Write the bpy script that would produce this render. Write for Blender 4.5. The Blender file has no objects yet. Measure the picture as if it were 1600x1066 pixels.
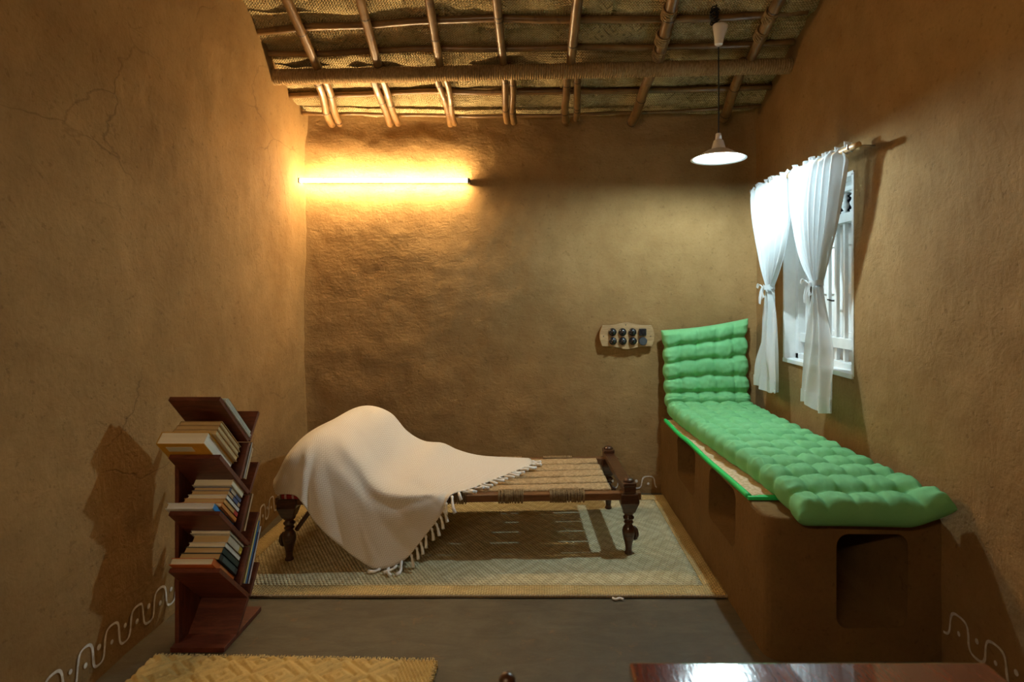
import bpy, bmesh, math, random
from mathutils import Vector, Matrix, noise
random.seed(7)
C = bpy.context.scene.collection
PI = math.pi

# ------------------------------------------------------------------ camera, world, exposure
CAM_H = 1.4
cam_d = bpy.data.cameras.new('camera'); cam = bpy.data.objects.new('camera', cam_d); C.objects.link(cam)
cam.location = (0, 0, CAM_H); cam.rotation_euler = (PI/2, 0, 0)
cam_d.sensor_width = 36; cam_d.lens = 900/1600*36
cam_d.shift_x = -40/1600; cam_d.shift_y = -68/1600
cam_d.clip_start = 0.02
cam_d.dof.use_dof = True; cam_d.dof.focus_distance = 3.2; cam_d.dof.aperture_fstop = 3.5
bpy.context.scene.camera = cam
W = bpy.data.worlds.new('night'); bpy.context.scene.world = W; W.use_nodes = True
W.node_tree.nodes['Background'].inputs[0].default_value = (0.05, 0.07, 0.11, 1)
W.node_tree.nodes['Background'].inputs[1].default_value = 0.02
vs = bpy.context.scene.view_settings
vs.view_transform = 'Standard'; vs.look = 'None'; vs.gamma = 1; vs.use_curve_mapping = False
vs.exposure = 1.17
TUBE_COL, TUBE_STR = (1.0, 0.71, 0.36), 104
LAMP_COL, LAMP_STR = (0.70, 0.93, 1.0), 900
REAR_COL, REAR_STR = (1.0, 0.76, 0.46), 82

# ------------------------------------------------------------------ material helpers
class E:                      # tiny wrapper: arithmetic on shader sockets
    nt = None
    def __init__(s, v): s.v = v
    @staticmethod
    def m(op, *a, clamp=False):
        n = E.nt.nodes.new('ShaderNodeMath'); n.operation = op; n.use_clamp = clamp
        for i, x in enumerate(a):
            x = x.v if isinstance(x, E) else x
            if isinstance(x, (int, float)): n.inputs[i].default_value = x
            else: E.nt.links.new(x, n.inputs[i])
        return E(n.outputs[0])
    def __add__(s, o): return E.m('ADD', s, o)
    __radd__ = __add__
    def __sub__(s, o): return E.m('SUBTRACT', s, o)
    def __rsub__(s, o): return E.m('SUBTRACT', o, s)
    def __mul__(s, o): return E.m('MULTIPLY', s, o)
    __rmul__ = __mul__
    def abs(s): return E.m('ABSOLUTE', s)
    def frac(s): return E.m('FRACT', s)
    def floor(s): return E.m('FLOOR', s)
    def sin(s): return E.m('SINE', s)
    def gt(s, o): return E.m('GREATER_THAN', s, o)
    def clamp(s): return E.m('ADD', s, 0.0, clamp=True)
    def smooth(s, a, b):
        n = E.nt.nodes.new('ShaderNodeMapRange'); n.interpolation_type = 'SMOOTHSTEP'
        n.inputs['From Min'].default_value = a; n.inputs['From Max'].default_value = b
        E.nt.links.new(s.v, n.inputs['Value']); return E(n.outputs['Result'])

def coord(kind='Object', scale=(1, 1, 1), rot=(0, 0, 0)):
    t = E.nt.nodes.new('ShaderNodeTexCoord'); mp = E.nt.nodes.new('ShaderNodeMapping')
    mp.inputs['Scale'].default_value = scale; mp.inputs['Rotation'].default_value = rot
    E.nt.links.new(t.outputs[kind], mp.inputs[0]); return mp.outputs[0]
def xyz(vec):
    n = E.nt.nodes.new('ShaderNodeSeparateXYZ'); E.nt.links.new(vec, n.inputs[0])
    return E(n.outputs[0]), E(n.outputs[1]), E(n.outputs[2])
def nz(vec, scale, detail=4, rough=0.55, dist=0.0):
    n = E.nt.nodes.new('ShaderNodeTexNoise'); n.inputs['Scale'].default_value = scale
    n.inputs['Detail'].default_value = detail; n.inputs['Roughness'].default_value = rough
    n.inputs['Distortion'].default_value = dist
    E.nt.links.new(vec, n.inputs['Vector']); return E(n.outputs[0])
def vor(vec, scale, feature='DISTANCE_TO_EDGE'):
    n = E.nt.nodes.new('ShaderNodeTexVoronoi'); n.feature = feature; n.inputs['Scale'].default_value = scale
    E.nt.links.new(vec, n.inputs['Vector']); return E(n.outputs[0])
def mix(f, a, b):
    n = E.nt.nodes.new('ShaderNodeMix'); n.data_type = 'RGBA'
    def s(i, x):
        x = x.v if isinstance(x, E) else x
        if isinstance(x, tuple): n.inputs[i].default_value = (*x[:3], 1)
        elif isinstance(x, (int, float)): n.inputs[i].default_value = x
        else: E.nt.links.new(x, n.inputs[i])
    s(0, f); s(6, a); s(7, b); return n.outputs[2]
MATS = {}
def material(name, fn=None, col=(.5, .5, .5), rough=.6, metal=0, coat=0, spec=.5):
    if name in MATS: return MATS[name]
    m = bpy.data.materials.new(name); m.use_nodes = True; E.nt = m.node_tree
    b = m.node_tree.nodes['Principled BSDF']
    b.inputs['Base Color'].default_value = (*col, 1); b.inputs['Roughness'].default_value = rough
    b.inputs['Metallic'].default_value = metal; b.inputs['Coat Weight'].default_value = coat
    b.inputs['Specular IOR Level'].default_value = spec
    if fn:
        r = fn()          # dict: col, rough, h (height), hs (strength), hd (distance)
        if 'col' in r: E.nt.links.new(r['col'], b.inputs['Base Color'])
        if 'rough' in r: E.nt.links.new(r['rough'].v, b.inputs['Roughness'])
        if 'h' in r:
            bp = E.nt.nodes.new('ShaderNodeBump'); bp.inputs['Strength'].default_value = r.get('hs', 1)
            bp.inputs['Distance'].default_value = r.get('hd', .005)
            E.nt.links.new(r['h'].v, bp.inputs['Height']); E.nt.links.new(bp.outputs[0], b.inputs['Normal'])
    MATS[name] = m; return m
def emit(name, col, strength):
    m = bpy.data.materials.new(name); m.use_nodes = True; nt = m.node_tree; nt.nodes.clear()
    e = nt.nodes.new('ShaderNodeEmission'); o = nt.nodes.new('ShaderNodeOutputMaterial')
    e.inputs[0].default_value = (*col, 1); e.inputs[1].default_value = strength
    nt.links.new(e.outputs[0], o.inputs[0]); MATS[name] = m; return m

def f_mud(c1, c2, stroke, cracks=0.0):
    def f():
        o = coord()
        big = nz(o, 1.3, 3); mid = nz(o, 7, 5, .6); fine = nz(o, 60, 5, .65)
        st = nz(coord(scale=stroke[0], rot=stroke[1]), 14, 4, .6, .6)
        st2 = nz(coord(scale=stroke[0], rot=stroke[2]), 26, 3, .6, .4)
        warp = nz(o, 3, 4)
        crackmask = nz(o, 1.1, 2).smooth(.50, .62)
        vx = coord(scale=(.8, .8, 1.7))
        n = E.nt.nodes.new('ShaderNodeVectorMath'); n.operation = 'ADD'
        sc = E.nt.nodes.new('ShaderNodeVectorMath'); sc.operation = 'SCALE'; sc.inputs['Scale'].default_value = .55
        nn = E.nt.nodes.new('ShaderNodeTexNoise'); nn.inputs['Scale'].default_value = 1.6; nn.inputs['Detail'].default_value = 8
        E.nt.links.new(vx, nn.inputs['Vector']); E.nt.links.new(nn.outputs['Color'], sc.inputs[0])
        E.nt.links.new(vx, n.inputs[0]); E.nt.links.new(sc.outputs[0], n.inputs[1])
        crack = (1 - vor(n.outputs[0], 1.3)  .smooth(0.0, .009)) * crackmask
        c = mix((big*.7 + mid*.5 - .1).smooth(.25, .8), c1, c2)
        c = mix((fine - .45)*.7*1.0, c, tuple(x*.55 for x in c1))
        c = mix(crack*.45*cracks, c, tuple(x*.35 for x in c1))
        sw = nz(o, 10, 5, .6, 2.2); pit = nz(o, 34, 3, .6).smooth(.60, .72)
        c = mix(pit*.35, c, tuple(x*.5 for x in c1))
        h = st*.45 + st2*.25 + mid*.5 + sw*.55 + fine*.30 - crack*(.10*cracks) - pit*.12
        return dict(col=c, h=h, hs=.60, hd=.011)
    return f
MUD1, MUD2 = (.250, .143, .052), (.370, .225, .091)
material('mud_wall_x', f_mud(MUD1, MUD2, ((1, 1, 2.4), (0, .5, 0), (0, -.7, 0))), rough=.93, spec=.2)
material('mud_wall_y', f_mud(MUD1, MUD2, ((1, 1, .45), (.25, 0, 0), (-.5, 0, 0))), rough=.93, spec=.2)
material('mud_wall_cracked', f_mud(MUD1, MUD2, ((1, 1, .45), (.25, 0, 0), (-.5, 0, 0)), 1.0), rough=.93, spec=.2)
material('mud_bench', f_mud((.135, .076, .024), (.19, .108, .038), ((1, 1, .6), (.2, .2, 0), (-.3, .1, 0))), rough=.93, spec=.2)
def f_floor():
    o = coord(); a = nz(o, 1.6, 5, .6); b = nz(o, 9, 6, .65, .5); c = nz(o, 70, 4, .6)
    sw = nz(coord(scale=(1, 3, 1), rot=(0, 0, .5)), 5, 4, .6, 1.2)
    k = mix((a*.6 + sw*.6 - .1).smooth(.3, .75), (.070, .053, .030), (.116, .090, .053))
    k = mix((b - .58).smooth(0, .12)*.5, k, (.20, .105, .045))
    k = mix((c - .5)*.8, k, (.05, .04, .03))
    return dict(col=k, h=sw*.6 + b*.4 + c*.15, hs=.5, hd=.008, rough=(b*.35 + .42))
material('floor_mud', f_floor, spec=.35)
def f_wood(c1, c2, sc=(1, 1, 1), k=1.0):
    def f():
        o = coord(scale=sc); g = nz(o, 9*k, 6, .65, 1.0); g2 = nz(o, 40*k, 3, .6)
        return dict(col=mix((g*.8 + g2*.3 - .05).smooth(.35, .72), c1, c2), h=g2, hs=.12, hd=.002)
    return f
material('cherry', f_wood((.075, .016, .008), (.17, .042, .018), (.6, 5, .7)), rough=.42)
material('bed_wood', f_wood((.040, .014, .006), (.105, .040, .016), (.7, 6, 6)), rough=.28, coat=.5)
material('rail_wood', f_wood((.13, .052, .018), (.24, .105, .038), (.7, 6, 6)), rough=.35, coat=.3)
material('table_wood', f_wood((.10, .018, .007), (.21, .048, .016), (5, .8, 5)), rough=.13, coat=.9)
material('board_wood', f_wood((.34, .20, .088), (.52, .34, .165), (.8, 5, 5)), rough=.5)
material('pale_bamboo', f_wood((.50, .30, .13), (.68, .46, .22), (5, .6, 5)), rough=.4)
def f_bamboo():
    u, v, _ = xyz(coord('UV'))
    o = coord(); n1 = nz(o, 5, 4); n2 = nz(coord('UV', scale=(60, 3, 1)), 1, 4)
    k = mix((n1*.7 + n2*.5 - .1).smooth(.3, .75), (.11, .050, .014), (.27, .145, .046))
    k = mix(nz(o, 22, 4).smooth(.56, .72)*.6, k, (.07, .026, .010))
    return dict(col=k, h=n2, hs=.15, hd=.002, rough=(n1*.25 + .25))
material('bamboo', f_bamboo, coat=.25)
material('bamboo_node', col=(.045, .02, .008), rough=.5)
def f_roofmat():
    u, v, _ = xyz(coord('UV')); o = coord()
    p = .016
    a = (u + v)*(1/p); b = (u - v)*(1/p)
    par = ((a.floor() + b.floor())*.5).frac().gt(.25)
    ha = (a.frac()*PI).sin(); hb = (b.frac()*PI).sin()
    h = par*ha + (1 - par)*hb
    # large twill diamonds
    q = .13
    d = ((u*(1/q)).frac() - .5).abs() + ((v*(1/q)).frac() - .5).abs()
    ring = ((d*3.0).frac()).gt(.72)
    st = nz(o, 3, 5, .65); st2 = nz(o, 14, 5, .65)
    k = mix(st.smooth(.35, .7), (.40, .30, .14), (.66, .52, .27))
    k = mix(h.smooth(.05, .7)*.7 + .3, (.12, .08, .035), k)
    k = mix(st2.smooth(.55, .70)*.5, k, (.13, .095, .04))
    k = mix(ring*nz(o, 2.6, 4).smooth(.5, .62)*nz(o, 26, 3).smooth(.4, .55)*.55, k, (.06, .045, .025))
    return dict(col=k, h=h, hs=.9, hd=.006)
material('roof_mat', f_roofmat, rough=.85, spec=.15)
def f_floormat():
    u, v, _ = xyz(coord('UV')); o = coord()
    p = .019
    a = u*(1/p) + v*(.6/p); b = v*(1/p)
    par = ((a.floor() + b.floor())*.5).frac().gt(.25)
    h = ((a.frac())*PI).sin()*.7 + ((b.frac())*PI).sin()*.6
    h = h - par*.35
    q = .36
    d = (((u*(1/q)).frac() - .5).abs() + ((v*(1/q)).frac() - .5).abs())
    ring = ((d*4).frac()).gt(.5)
    n1 = nz(o, 2.5, 4); n2 = nz(o, 30, 4, .7)
    k = mix(n1.smooth(.3, .7), (.70, .60, .36), (.80, .72, .47))
    k = mix(ring*.30, k, (.42, .31, .14))
    k = mix((1 - h.smooth(.1, .75))*.62, k, (.17, .125, .05))
    k = mix(n2.smooth(.5, .75)*.35, k, (.24, .17, .07))
    return dict(col=k, h=h + ring*.25, hs=.9, hd=.006)
material('floor_mat', f_floormat, rough=.8, spec=.2)
def f_border():
    u, v, _ = xyz(coord('UV')); o = coord(); p = .012
    a = u*(1/p); b = v*(1/p)
    par = ((a.floor() + b.floor())*.5).frac().gt(.25)
    h = par*((a.frac())*PI).sin() + (1 - par)*((b.frac())*PI).sin()
    k = mix(nz(o, 6, 4).smooth(.3, .7), (.60, .43, .18), (.72, .54, .25))
    k = mix((1 - h.smooth(0, .7))*.6, k, (.2, .12, .04))
    return dict(col=k, h=h, hs=.9, hd=.005)
material('mat_border', f_border, rough=.8, spec=.2)
material('mat_stitch', col=(.30, .23, .15), rough=.9)
def f_goldmat():
    o = coord(); n = nz(o, 30, 5, .7); m_ = nz(o, 3, 3)
    x, y, z = xyz(o)
    k = mix(m_.smooth(.3, .7), (.55, .36, .11), (.66, .45, .16))
    k = mix(n.smooth(.45, .7)*.5, k, (.34, .20, .055))
    return dict(col=k, h=n, hs=.5, hd=.004)
material('gold_mat', f_goldmat, rough=.7, spec=.3)
def f_blanket():
    u, v, _ = xyz(coord('UV'))
    p = .012; q = .034
    z = ((v*(1/q)).frac() - .5).abs()*2.0
    s = ((u*(1/p) + z*1.4).frac())
    t = s.gt(.5)
    n = nz(coord(), 160, 3, .7)
    k = mix(t*.85, (.82, .785, .735), (.56, .475, .385))
    k = mix(n.smooth(.5, .8)*.3, k, (.9, .85, .78))
    return dict(col=k, h=t*.8 + n*.6, hs=.4, hd=.003)
material('blanket', f_blanket, rough=.95, spec=.1)
material('fringe', col=(.86, .83, .80), rough=.95, spec=.1)
def f_plaid():
    x, y, z = xyz(coord())
    a = ((x*26).frac() - .5).abs().gt(.36); b = ((y*26).frac() - .5).abs().gt(.36); c = ((z*26).frac() - .5).abs().gt(.36)
    k = mix(a*.55 + b*.4, (.33, .022, .022), (.72, .6, .55))
    k = mix(c*.4, k, (.08, .02, .04))
    return dict(col=k)
material('plaid', f_plaid, rough=.9)
def f_jute():
    u, v, _ = xyz(coord('UV')); p = .011
    a = u*(1/p); b = v*(1/p)
    par = ((a.floor() + b.floor())*.5).frac().gt(.25)
    n = nz(coord(), 55, 6, .75)
    k = mix(n.smooth(.35, .65), (.34, .22, .105), (.60, .42, .23))
    k = mix(par*.2, k, (.24, .15, .07))
    return dict(col=k, h=par*.4 + n, hs=.8, hd=.004)
material('jute', f_jute, rough=.95, spec=.1)
def f_rope():
    o = coord(); n = nz(coord(scale=(6, 1, 1)), 40, 5, .75); m_ = nz(o, 4, 3)
    k = mix(n.smooth(.35, .65), (.20, .125, .055), (.42, .28, .135))
    k = mix(m_.smooth(.5, .7)*.4, k, (.12, .065, .028))
    return dict(col=k, h=n, hs=.6, hd=.003)
material('coir_rope', f_rope, rough=.95, spec=.1)
def f_green():
    n = nz(coord(), 5, 4); t = nz(coord(), 260, 2)
    return dict(col=mix(n.smooth(.3, .7), (.165, .47, .195), (.20, .52, .225)), h=t, hs=.15, hd=.001)
material('green_cotton', f_green, rough=.75, spec=.25)
material('green_binding', col=(.02, .62, .14), rough=.5)
material('underlay', lambda: dict(col=mix(nz(coord(), 60, 4).smooth(.4, .6), (.55, .38, .20), (.72, .52, .33))), rough=.9)
material('white_paint', lambda: dict(col=mix(nz(coord(), 12, 4).smooth(.3, .7), (.74, .75, .74), (.83, .84, .83))), rough=.45)
material('white_ceramic', col=(.80, .74, .68), rough=.3, coat=.4)
material('shade_enamel', col=(.82, .80, .78), rough=.35)
material('black_plastic', col=(.012, .012, .014), rough=.22, coat=.4)
material('grey_plastic', col=(.045, .05, .055), rough=.5)
material('black_cord', col=(.01, .01, .01), rough=.6)
material('steel', col=(.45, .43, .40), rough=.35, metal=1)
material('iron', col=(.03, .03, .03), rough=.5, metal=.6)
material('kolam', lambda: dict(col=mix(nz(coord(), 45, 4).smooth(.35, .65), (.58, .54, .48), (.82, .78, .72))), rough=.95)
def f_cracked_dark():
    return dict(col=mix(nz(coord(), 8, 4).smooth(.3, .7), (.05, .03, .015), (.09, .055, .025)))
material('thatch', f_cracked_dark, rough=.95)
# sheer curtain
def sheer():
    m = bpy.data.materials.new('sheer'); m.use_nodes = True; nt = m.node_tree; nt.nodes.clear(); E.nt = nt
    d = nt.nodes.new('ShaderNodeBsdfDiffuse'); d.inputs[0].default_value = (.72, .76, .78, 1)
    t = nt.nodes.new('ShaderNodeBsdfTranslucent'); t.inputs[0].default_value = (.72, .76, .78, 1)
    p = nt.nodes.new('ShaderNodeBsdfTransparent'); p.inputs[0].default_value = (1, 1, 1, 1)
    m1 = nt.nodes.new('ShaderNodeMixShader'); m1.inputs[0].default_value = .24
    m2 = nt.nodes.new('ShaderNodeMixShader')
    u, v, _ = xyz(coord('UV'))
    f = .04 + .12*nz(coord(), 9, 3)
    nt.links.new(f.v, m2.inputs[0])
    o = nt.nodes.new('ShaderNodeOutputMaterial')
    nt.links.new(d.outputs[0], m1.inputs[1]); nt.links.new(t.outputs[0], m1.inputs[2])
    nt.links.new(m1.outputs[0], m2.inputs[1]); nt.links.new(p.outputs[0], m2.inputs[2])
    nt.links.new(m2.outputs[0], o.inputs[0]); MATS['sheer'] = m
sheer()
emit('tube_glow', TUBE_COL, TUBE_STR); emit('bulb_glow', LAMP_COL, LAMP_STR); emit('rear_glow', REAR_COL, REAR_STR)

# ------------------------------------------------------------------ mesh helpers
class MB:
    """collects vertices and faces; build() links them as one mesh object"""
    def __init__(s): s.v = []; s.f = []; s.uv = []
    def add(s, vs, fs, uvs=None):
        o = len(s.v); s.v += [tuple(p) for p in vs]; s.f += [tuple(i + o for i in f) for f in fs]
        s.uv += (uvs if uvs else [(p[0], p[1]) for p in vs]); return s
    def box(s, lo, hi, M=None, bev=0.0):
        bm = bmesh.new(); bmesh.ops.create_cube(bm, size=1)
        c = [(a + b)/2 for a, b in zip(lo, hi)]; d = [b - a for a, b in zip(lo, hi)]
        for v in bm.verts: v.co = Vector((c[0] + v.co.x*d[0], c[1] + v.co.y*d[1], c[2] + v.co.z*d[2]))
        if bev: bmesh.ops.bevel(bm, geom=bm.edges[:], offset=bev, segments=2, profile=.6, affect='EDGES')
        s.bm(bm, M); return s
    def bm(s, bm, M=None):
        bm.verts.index_update()
        s.add([(M @ v.co) if M else v.co.copy() for v in bm.verts], [[v.index for v in f.verts] for f in bm.faces]); bm.free()
    def tube(s, pts, rad, seg=10, cap=True, flat=1.0):
        pts = [Vector(p) for p in pts]; n = len(pts)
        if not hasattr(rad, '__len__'): rad = [rad]*n
        vs, fs, uv = [], [], []; ref = None; L = 0
        for i, p in enumerate(pts):
            t = (pts[min(i+1, n-1)] - pts[max(i-1, 0)]).normalized()
            if ref is None:
                ref = Vector((0, 0, 1)) if abs(t.z) < .9 else Vector((1, 0, 0))
            a = (ref - t*ref.dot(t)).normalized(); b = t.cross(a); ref = a
            if i: L += (p - pts[i-1]).length
            for k in range(seg):
                w = 2*PI*k/seg
                vs.append(p + a*math.cos(w)*rad[i]*flat + b*math.sin(w)*rad[i]); uv.append((k/seg, L))
        for i in range(n-1):
            for k in range(seg):
                fs.append((i*seg+k, i*seg+(k+1) % seg, (i+1)*seg+(k+1) % seg, (i+1)*seg+k))
        if cap: fs.append(tuple(range(seg-1, -1, -1))); fs.append(tuple((n-1)*seg+k for k in range(seg)))
        s.add(vs, fs, uv); return s
    def lathe(s, prof, seg=24, M=None, cap=True):
        vs, fs = [], []; n = len(prof)
        for r, z in prof:
            for k in range(seg):
                p = Vector((r*math.cos(2*PI*k/seg), r*math.sin(2*PI*k/seg), z)); vs.append(M @ p if M else p)
        for i in range(n-1):
            for k in range(seg): fs.append((i*seg+k, i*seg+(k+1) % seg, (i+1)*seg+(k+1) % seg, (i+1)*seg+k))
        if cap: fs.append(tuple(range(seg-1, -1, -1))); fs.append(tuple((n-1)*seg+k for k in range(seg)))
        s.add(vs, fs); return s
    def grid(s, rows, uvs=None, closed=False):
        n, m = len(rows), len(rows[0]); vs = [p for r in rows for p in r]
        uv = [q for r in uvs for q in r] if uvs else None
        fs = [(i*m+j, i*m+j+1, (i+1)*m+j+1, (i+1)*m+j) for i in range(n-1) for j in range(m-1)]
        s.add(vs, fs, uv); return s
    def build(s, name, mat, parent=None, smooth=False, world=False):
        me = bpy.data.meshes.new(name); me.from_pydata(s.v, [], s.f)
        l = me.uv_layers.new(name='uv')
        for lp in me.loops: l.data[lp.index].uv = s.uv[lp.vertex_index]
        me.materials.append(MATS[mat])
        if smooth: me.polygons.foreach_set('use_smooth', [True]*len(me.polygons))
        me.update(); o = bpy.data.objects.new(name, me); C.objects.link(o)
        if parent:
            o.parent = parent
            if world:
                pm = Matrix.LocRotScale(parent.location, parent.rotation_euler, None)
                if parent.parent and parent.parent.type == 'EMPTY' and parent.type != 'EMPTY': pass
                o.matrix_parent_inverse = world_of(parent).inverted()
        return o
def world_of(o):
    m = Matrix.LocRotScale(o.location, o.rotation_euler, None)
    return (world_of(o.parent) @ o.matrix_parent_inverse @ m) if o.parent else m
def thing(name, label, cat, loc=(0, 0, 0), rz=0, group=None):
    o = bpy.data.objects.new(name, None); C.objects.link(o); o.empty_display_size = .1
    o.location = loc; o.rotation_euler = (0, 0, rz); return tag(o, label, cat, group)
def tag(o, label=None, cat=None, group=None, kind=None):
    for k, v in (('label', label), ('category', cat), ('group', group), ('kind', kind)):
        if v: o[k] = v
    return o
def autosmooth(o, ang=40):
    me = o.data; me.polygons.foreach_set('use_smooth', [True]*len(me.polygons))
    bm = bmesh.new(); bm.from_mesh(me)
    for e in bm.edges:
        if len(e.link_faces) == 2 and e.calc_face_angle(0) > math.radians(ang): e.smooth = False
    bm.to_mesh(me); bm.free(); return o
def flip_check(o, toward):
    """make a single-sided grid face a point"""
    me = o.data; p = me.polygons[len(me.polygons)//2]
    if p.normal.dot(Vector(toward) - p.center) < 0: me.flip_normals()
    return o
def fbm(x, y, z, o=3):
    return noise.fractal(Vector((x, y, z)), .9, 2.0, o)
def cr(p0, p1, p2, p3, t):
    return .5*((2*p1) + (-p0+p2)*t + (2*p0-5*p1+4*p2-p3)*t*t + (-p0+3*p1-3*p2+p3)*t**3)
def spline(pts, n):
    """n samples through pts (Catmull-Rom)"""
    pts = [Vector(p) for p in pts]; m = len(pts); out = []
    for i in range(n):
        s = i/(n-1)*(m-1); k = min(int(s), m-2); t = s - k
        g = lambda j: pts[j] if 0 <= j < m else (2*pts[0]-pts[1] if j < 0 else 2*pts[-1]-pts[-2])
        out.append(cr(g(k-1), g(k), g(k+1), g(k+2), t))
    return out
def sstep(a, b, x):
    t = max(0, min(1, (x-a)/(b-a))); return t*t*(3-2*t)

# ------------------------------------------------------------------ room shell
YB, XR, YN = 4.13, 1.555, -1.0         # back wall, right wall, wall behind the viewer
RIDGE_Y = 1.2
def roof_z(y):
    z = 2.70 + .365*(YB - y) if y >= RIDGE_Y else 2.70 + .365*(YB - RIDGE_Y) - .365*(RIDGE_Y - y)
    return z
def xl(y):                              # left wall plan: tapers in towards the viewer
    t = max(0.0, YB - y); return -1.70 + .10*(1 - math.exp(-t/.95))*1.0
def left_pt(y, z):
    d = .012*fbm(y*1.2, z*1.2, 3.1) + .004*fbm(y*5, z*5, 7.7) + .0016*fbm(y*17, z*17, 1.7)
    d *= sstep(0, .25, YB-y)
    cor = .05*math.exp(-max(0, YB-y)/.05)
    return Vector((xl(y) + d + cor - .03*math.exp(-max(0, 1e-6+z)/.06)*0, y, z))
def back_pt(x, z):
    d = .012*fbm(x*1.3, z*1.3, 11.3) + .0045*fbm(x*6, z*6, 2.2) + .002*fbm(x*16, z*22, 4.4)
    cor = .04*(math.exp(-max(0, x+1.70)/.05) + math.exp(-max(0, XR-x)/.05))
    top = .05*sstep(2.45, 2.7, z)*1.0
    return Vector((x, YB - d - cor + top*.6, z))
def right_pt(y, z):
    d = .010*fbm(y*1.2, z*1.2, 23.1) + .004*fbm(y*5, z*5, 17.7) + .0016*fbm(y*17, z*17, 9.7)
    return Vector((XR - d*.8, y, z))
def near_pt(x, z): return Vector((x, YN + .01*fbm(x, z, 5), z))
def frange(a, b, st):
    n = max(1, round((b-a)/st)); return [a + (b-a)*i/n for i in range(n+1)]
def zrows(y, base, st=.025, zc=2.3):
    r = [z for z in base]
    n = round((3.8 - zc)/.03)
    return r + [zc + (roof_z(y) + .03 - zc)*(i/n) for i in range(1, n+1)]

# left wall
ys = frange(YN, 1.4, .06)[:-1] + frange(1.4, YB+.02, .022)
zb = frange(-.02, 2.3, .025)
g = MB().grid([[left_pt(y, z) for z in zrows(y, zb)] for y in ys])
wall_left = flip_check(g.build('wall_left', 'mud_wall_cracked', smooth=True), (0, 2, 1.4)); tag(wall_left, kind='structure')
# back wall
xs = frange(-1.76, XR+.03, .020); zs = frange(-.02, 2.82, .022)
wall_back = flip_check(MB().grid([[back_pt(x, z) for z in zs] for x in xs]).build('wall_back', 'mud_wall_x', smooth=True), (0, 2, 1.4))
tag(wall_back, kind='structure')
# right wall with the window opening
WY0, WY1, WZ0, WZ1 = 2.83, 3.63, 1.01, 2.015
ys = frange(YN, 1.4, .06)[:-1] + frange(1.4, WY0, .025)[:-1] + frange(WY0, WY1, .025)[:-1] + frange(WY1, YB+.02, .025)
zb = frange(-.02, WZ0, .025)[:-1] + frange(WZ0, WZ1, .025)[:-1] + frange(WZ1, 2.3, .025)
g = MB(); rows = [[right_pt(y, z) for z in zrows(y, zb)] for y in ys]; g.grid(rows)
m = len(rows[0])
def in_win(f):
    c = sum((Vector(g.v[i]) for i in f), Vector())/4
    return WY0 < c.y < WY1 and WZ0 < c.z < WZ1
g.f = [f for f in g.f if not in_win(f)]
# plastered reveal of the opening
for (p, q) in ((lambda t: (WY0 + (WY1-WY0)*t, WZ0), 0), (lambda t: (WY0 + (WY1-WY0)*t, WZ1), 1), (lambda t: (WY0, WZ0 + (WZ1-WZ0)*t), 2), (lambda t: (WY1, WZ0 + (WZ1-WZ0)*t), 3)):
    rr = []
    for i in range(33):
        y, z = p(i/32); b = right_pt(y, z); rr.append([b, b + Vector((.06, 0, 0)), b + Vector((.26, 0, 0))])
    g.grid(rr)
wall_right = flip_check(g.build('wall_right', 'mud_wall_y', smooth=True), (0, 1, 1.4)); tag(wall_right, kind='structure')
autosmooth(wall_right, 50)
# wall behind the viewer
wn = flip_check(MB().grid([[near_pt(x, z) for z in frange(-.02, roof_z(YN)+.03, .1)] for x in frange(-1.75, XR+.05, .1)]).build('wall_front', 'mud_wall_x', smooth=True), (0, 2, 1.4)); tag(wn, kind='structure')
# floor
fl = MB().grid([[Vector((x, y, .0025*fbm(x*2, y*2, 6) - .002)) for y in frange(YN-.05, YB+.1, .05)] for x in frange(-1.85, XR+.1, .05)]).build('floor', 'floor_mud', smooth=True)
flip_check(fl, (0, 2, 1.4)); tag(fl, kind='structure')

# ------------------------------------------------------------------ painted white borders along the wall feet
def ribbon(mb, pts, nrm, w=.006):
    L, R = [], []
    for i, p in enumerate(pts):
        t = (pts[min(i+1, len(pts)-1)] - pts[max(i-1, 0)]).normalized(); b = t.cross(nrm).normalized()
        k = w*(.8 + .35*noise.noise(p*30)); L.append(p + b*k + nrm*.004); R.append(p - b*k + nrm*.004)
    mb.grid([L, R])
def kolam(fn, nrm, a0, a1, zmid, amp, per, parent, ph=0.0, w=.006):
    line = MB(); n = int((a1-a0)/.005); pts = []
    for i in range(n+1):
        a = a0 + (a1-a0)*i/n; p = 2*PI*((a-ph)/per)
        z = zmid + amp*math.tanh(1.2*math.sin(p))/math.tanh(1.2) + .004*fbm(a*4, 1, 1)
        pts.append(fn(a - .16*per*math.cos(p)*math.sin(p)*0 - .055*per*math.sin(2*p) - .02*per*math.cos(p), z))
    ribbon(line, pts, Vector(nrm), w)
    line.build('painted_wave', 'kolam', parent)
    k0 = math.ceil((a0-ph)/per - .75)
    dots = MB(); k = k0
    while True:
        done = False
        for off, s in ((.25, -1), (.75, 1)):
            a = ph + (k+off)*per
            if a > a1: done = True; break
            if a < a0: continue
            c = fn(a, zmid + s*amp*.22); r = .009*(.85+.3*random.random())
            up = Vector((0, 0, 1)); t = up.cross(Vector(nrm)).normalized(); N = Vector(nrm)
            dots.add([c + N*.005] + [c + N*.004 + t*math.cos(2*PI*q/10)*r + up*math.sin(2*PI*q/10)*r*1.15 for q in range(10)], [(0, 1+q, 1+(q+1) % 10) for q in range(10)])
        if done: break
        k += 1
    dots.build('painted_dots', 'kolam', parent)
kolam(left_pt, (1, 0, 0), 1.2, 4.0, .105, .053, .140, wall_left, ph=2.464-.035-.14*4)
kolam(back_pt, (0, -1, 0), -1.6, .86, .075, .042, .17, wall_back, ph=.79-.04)
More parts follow.
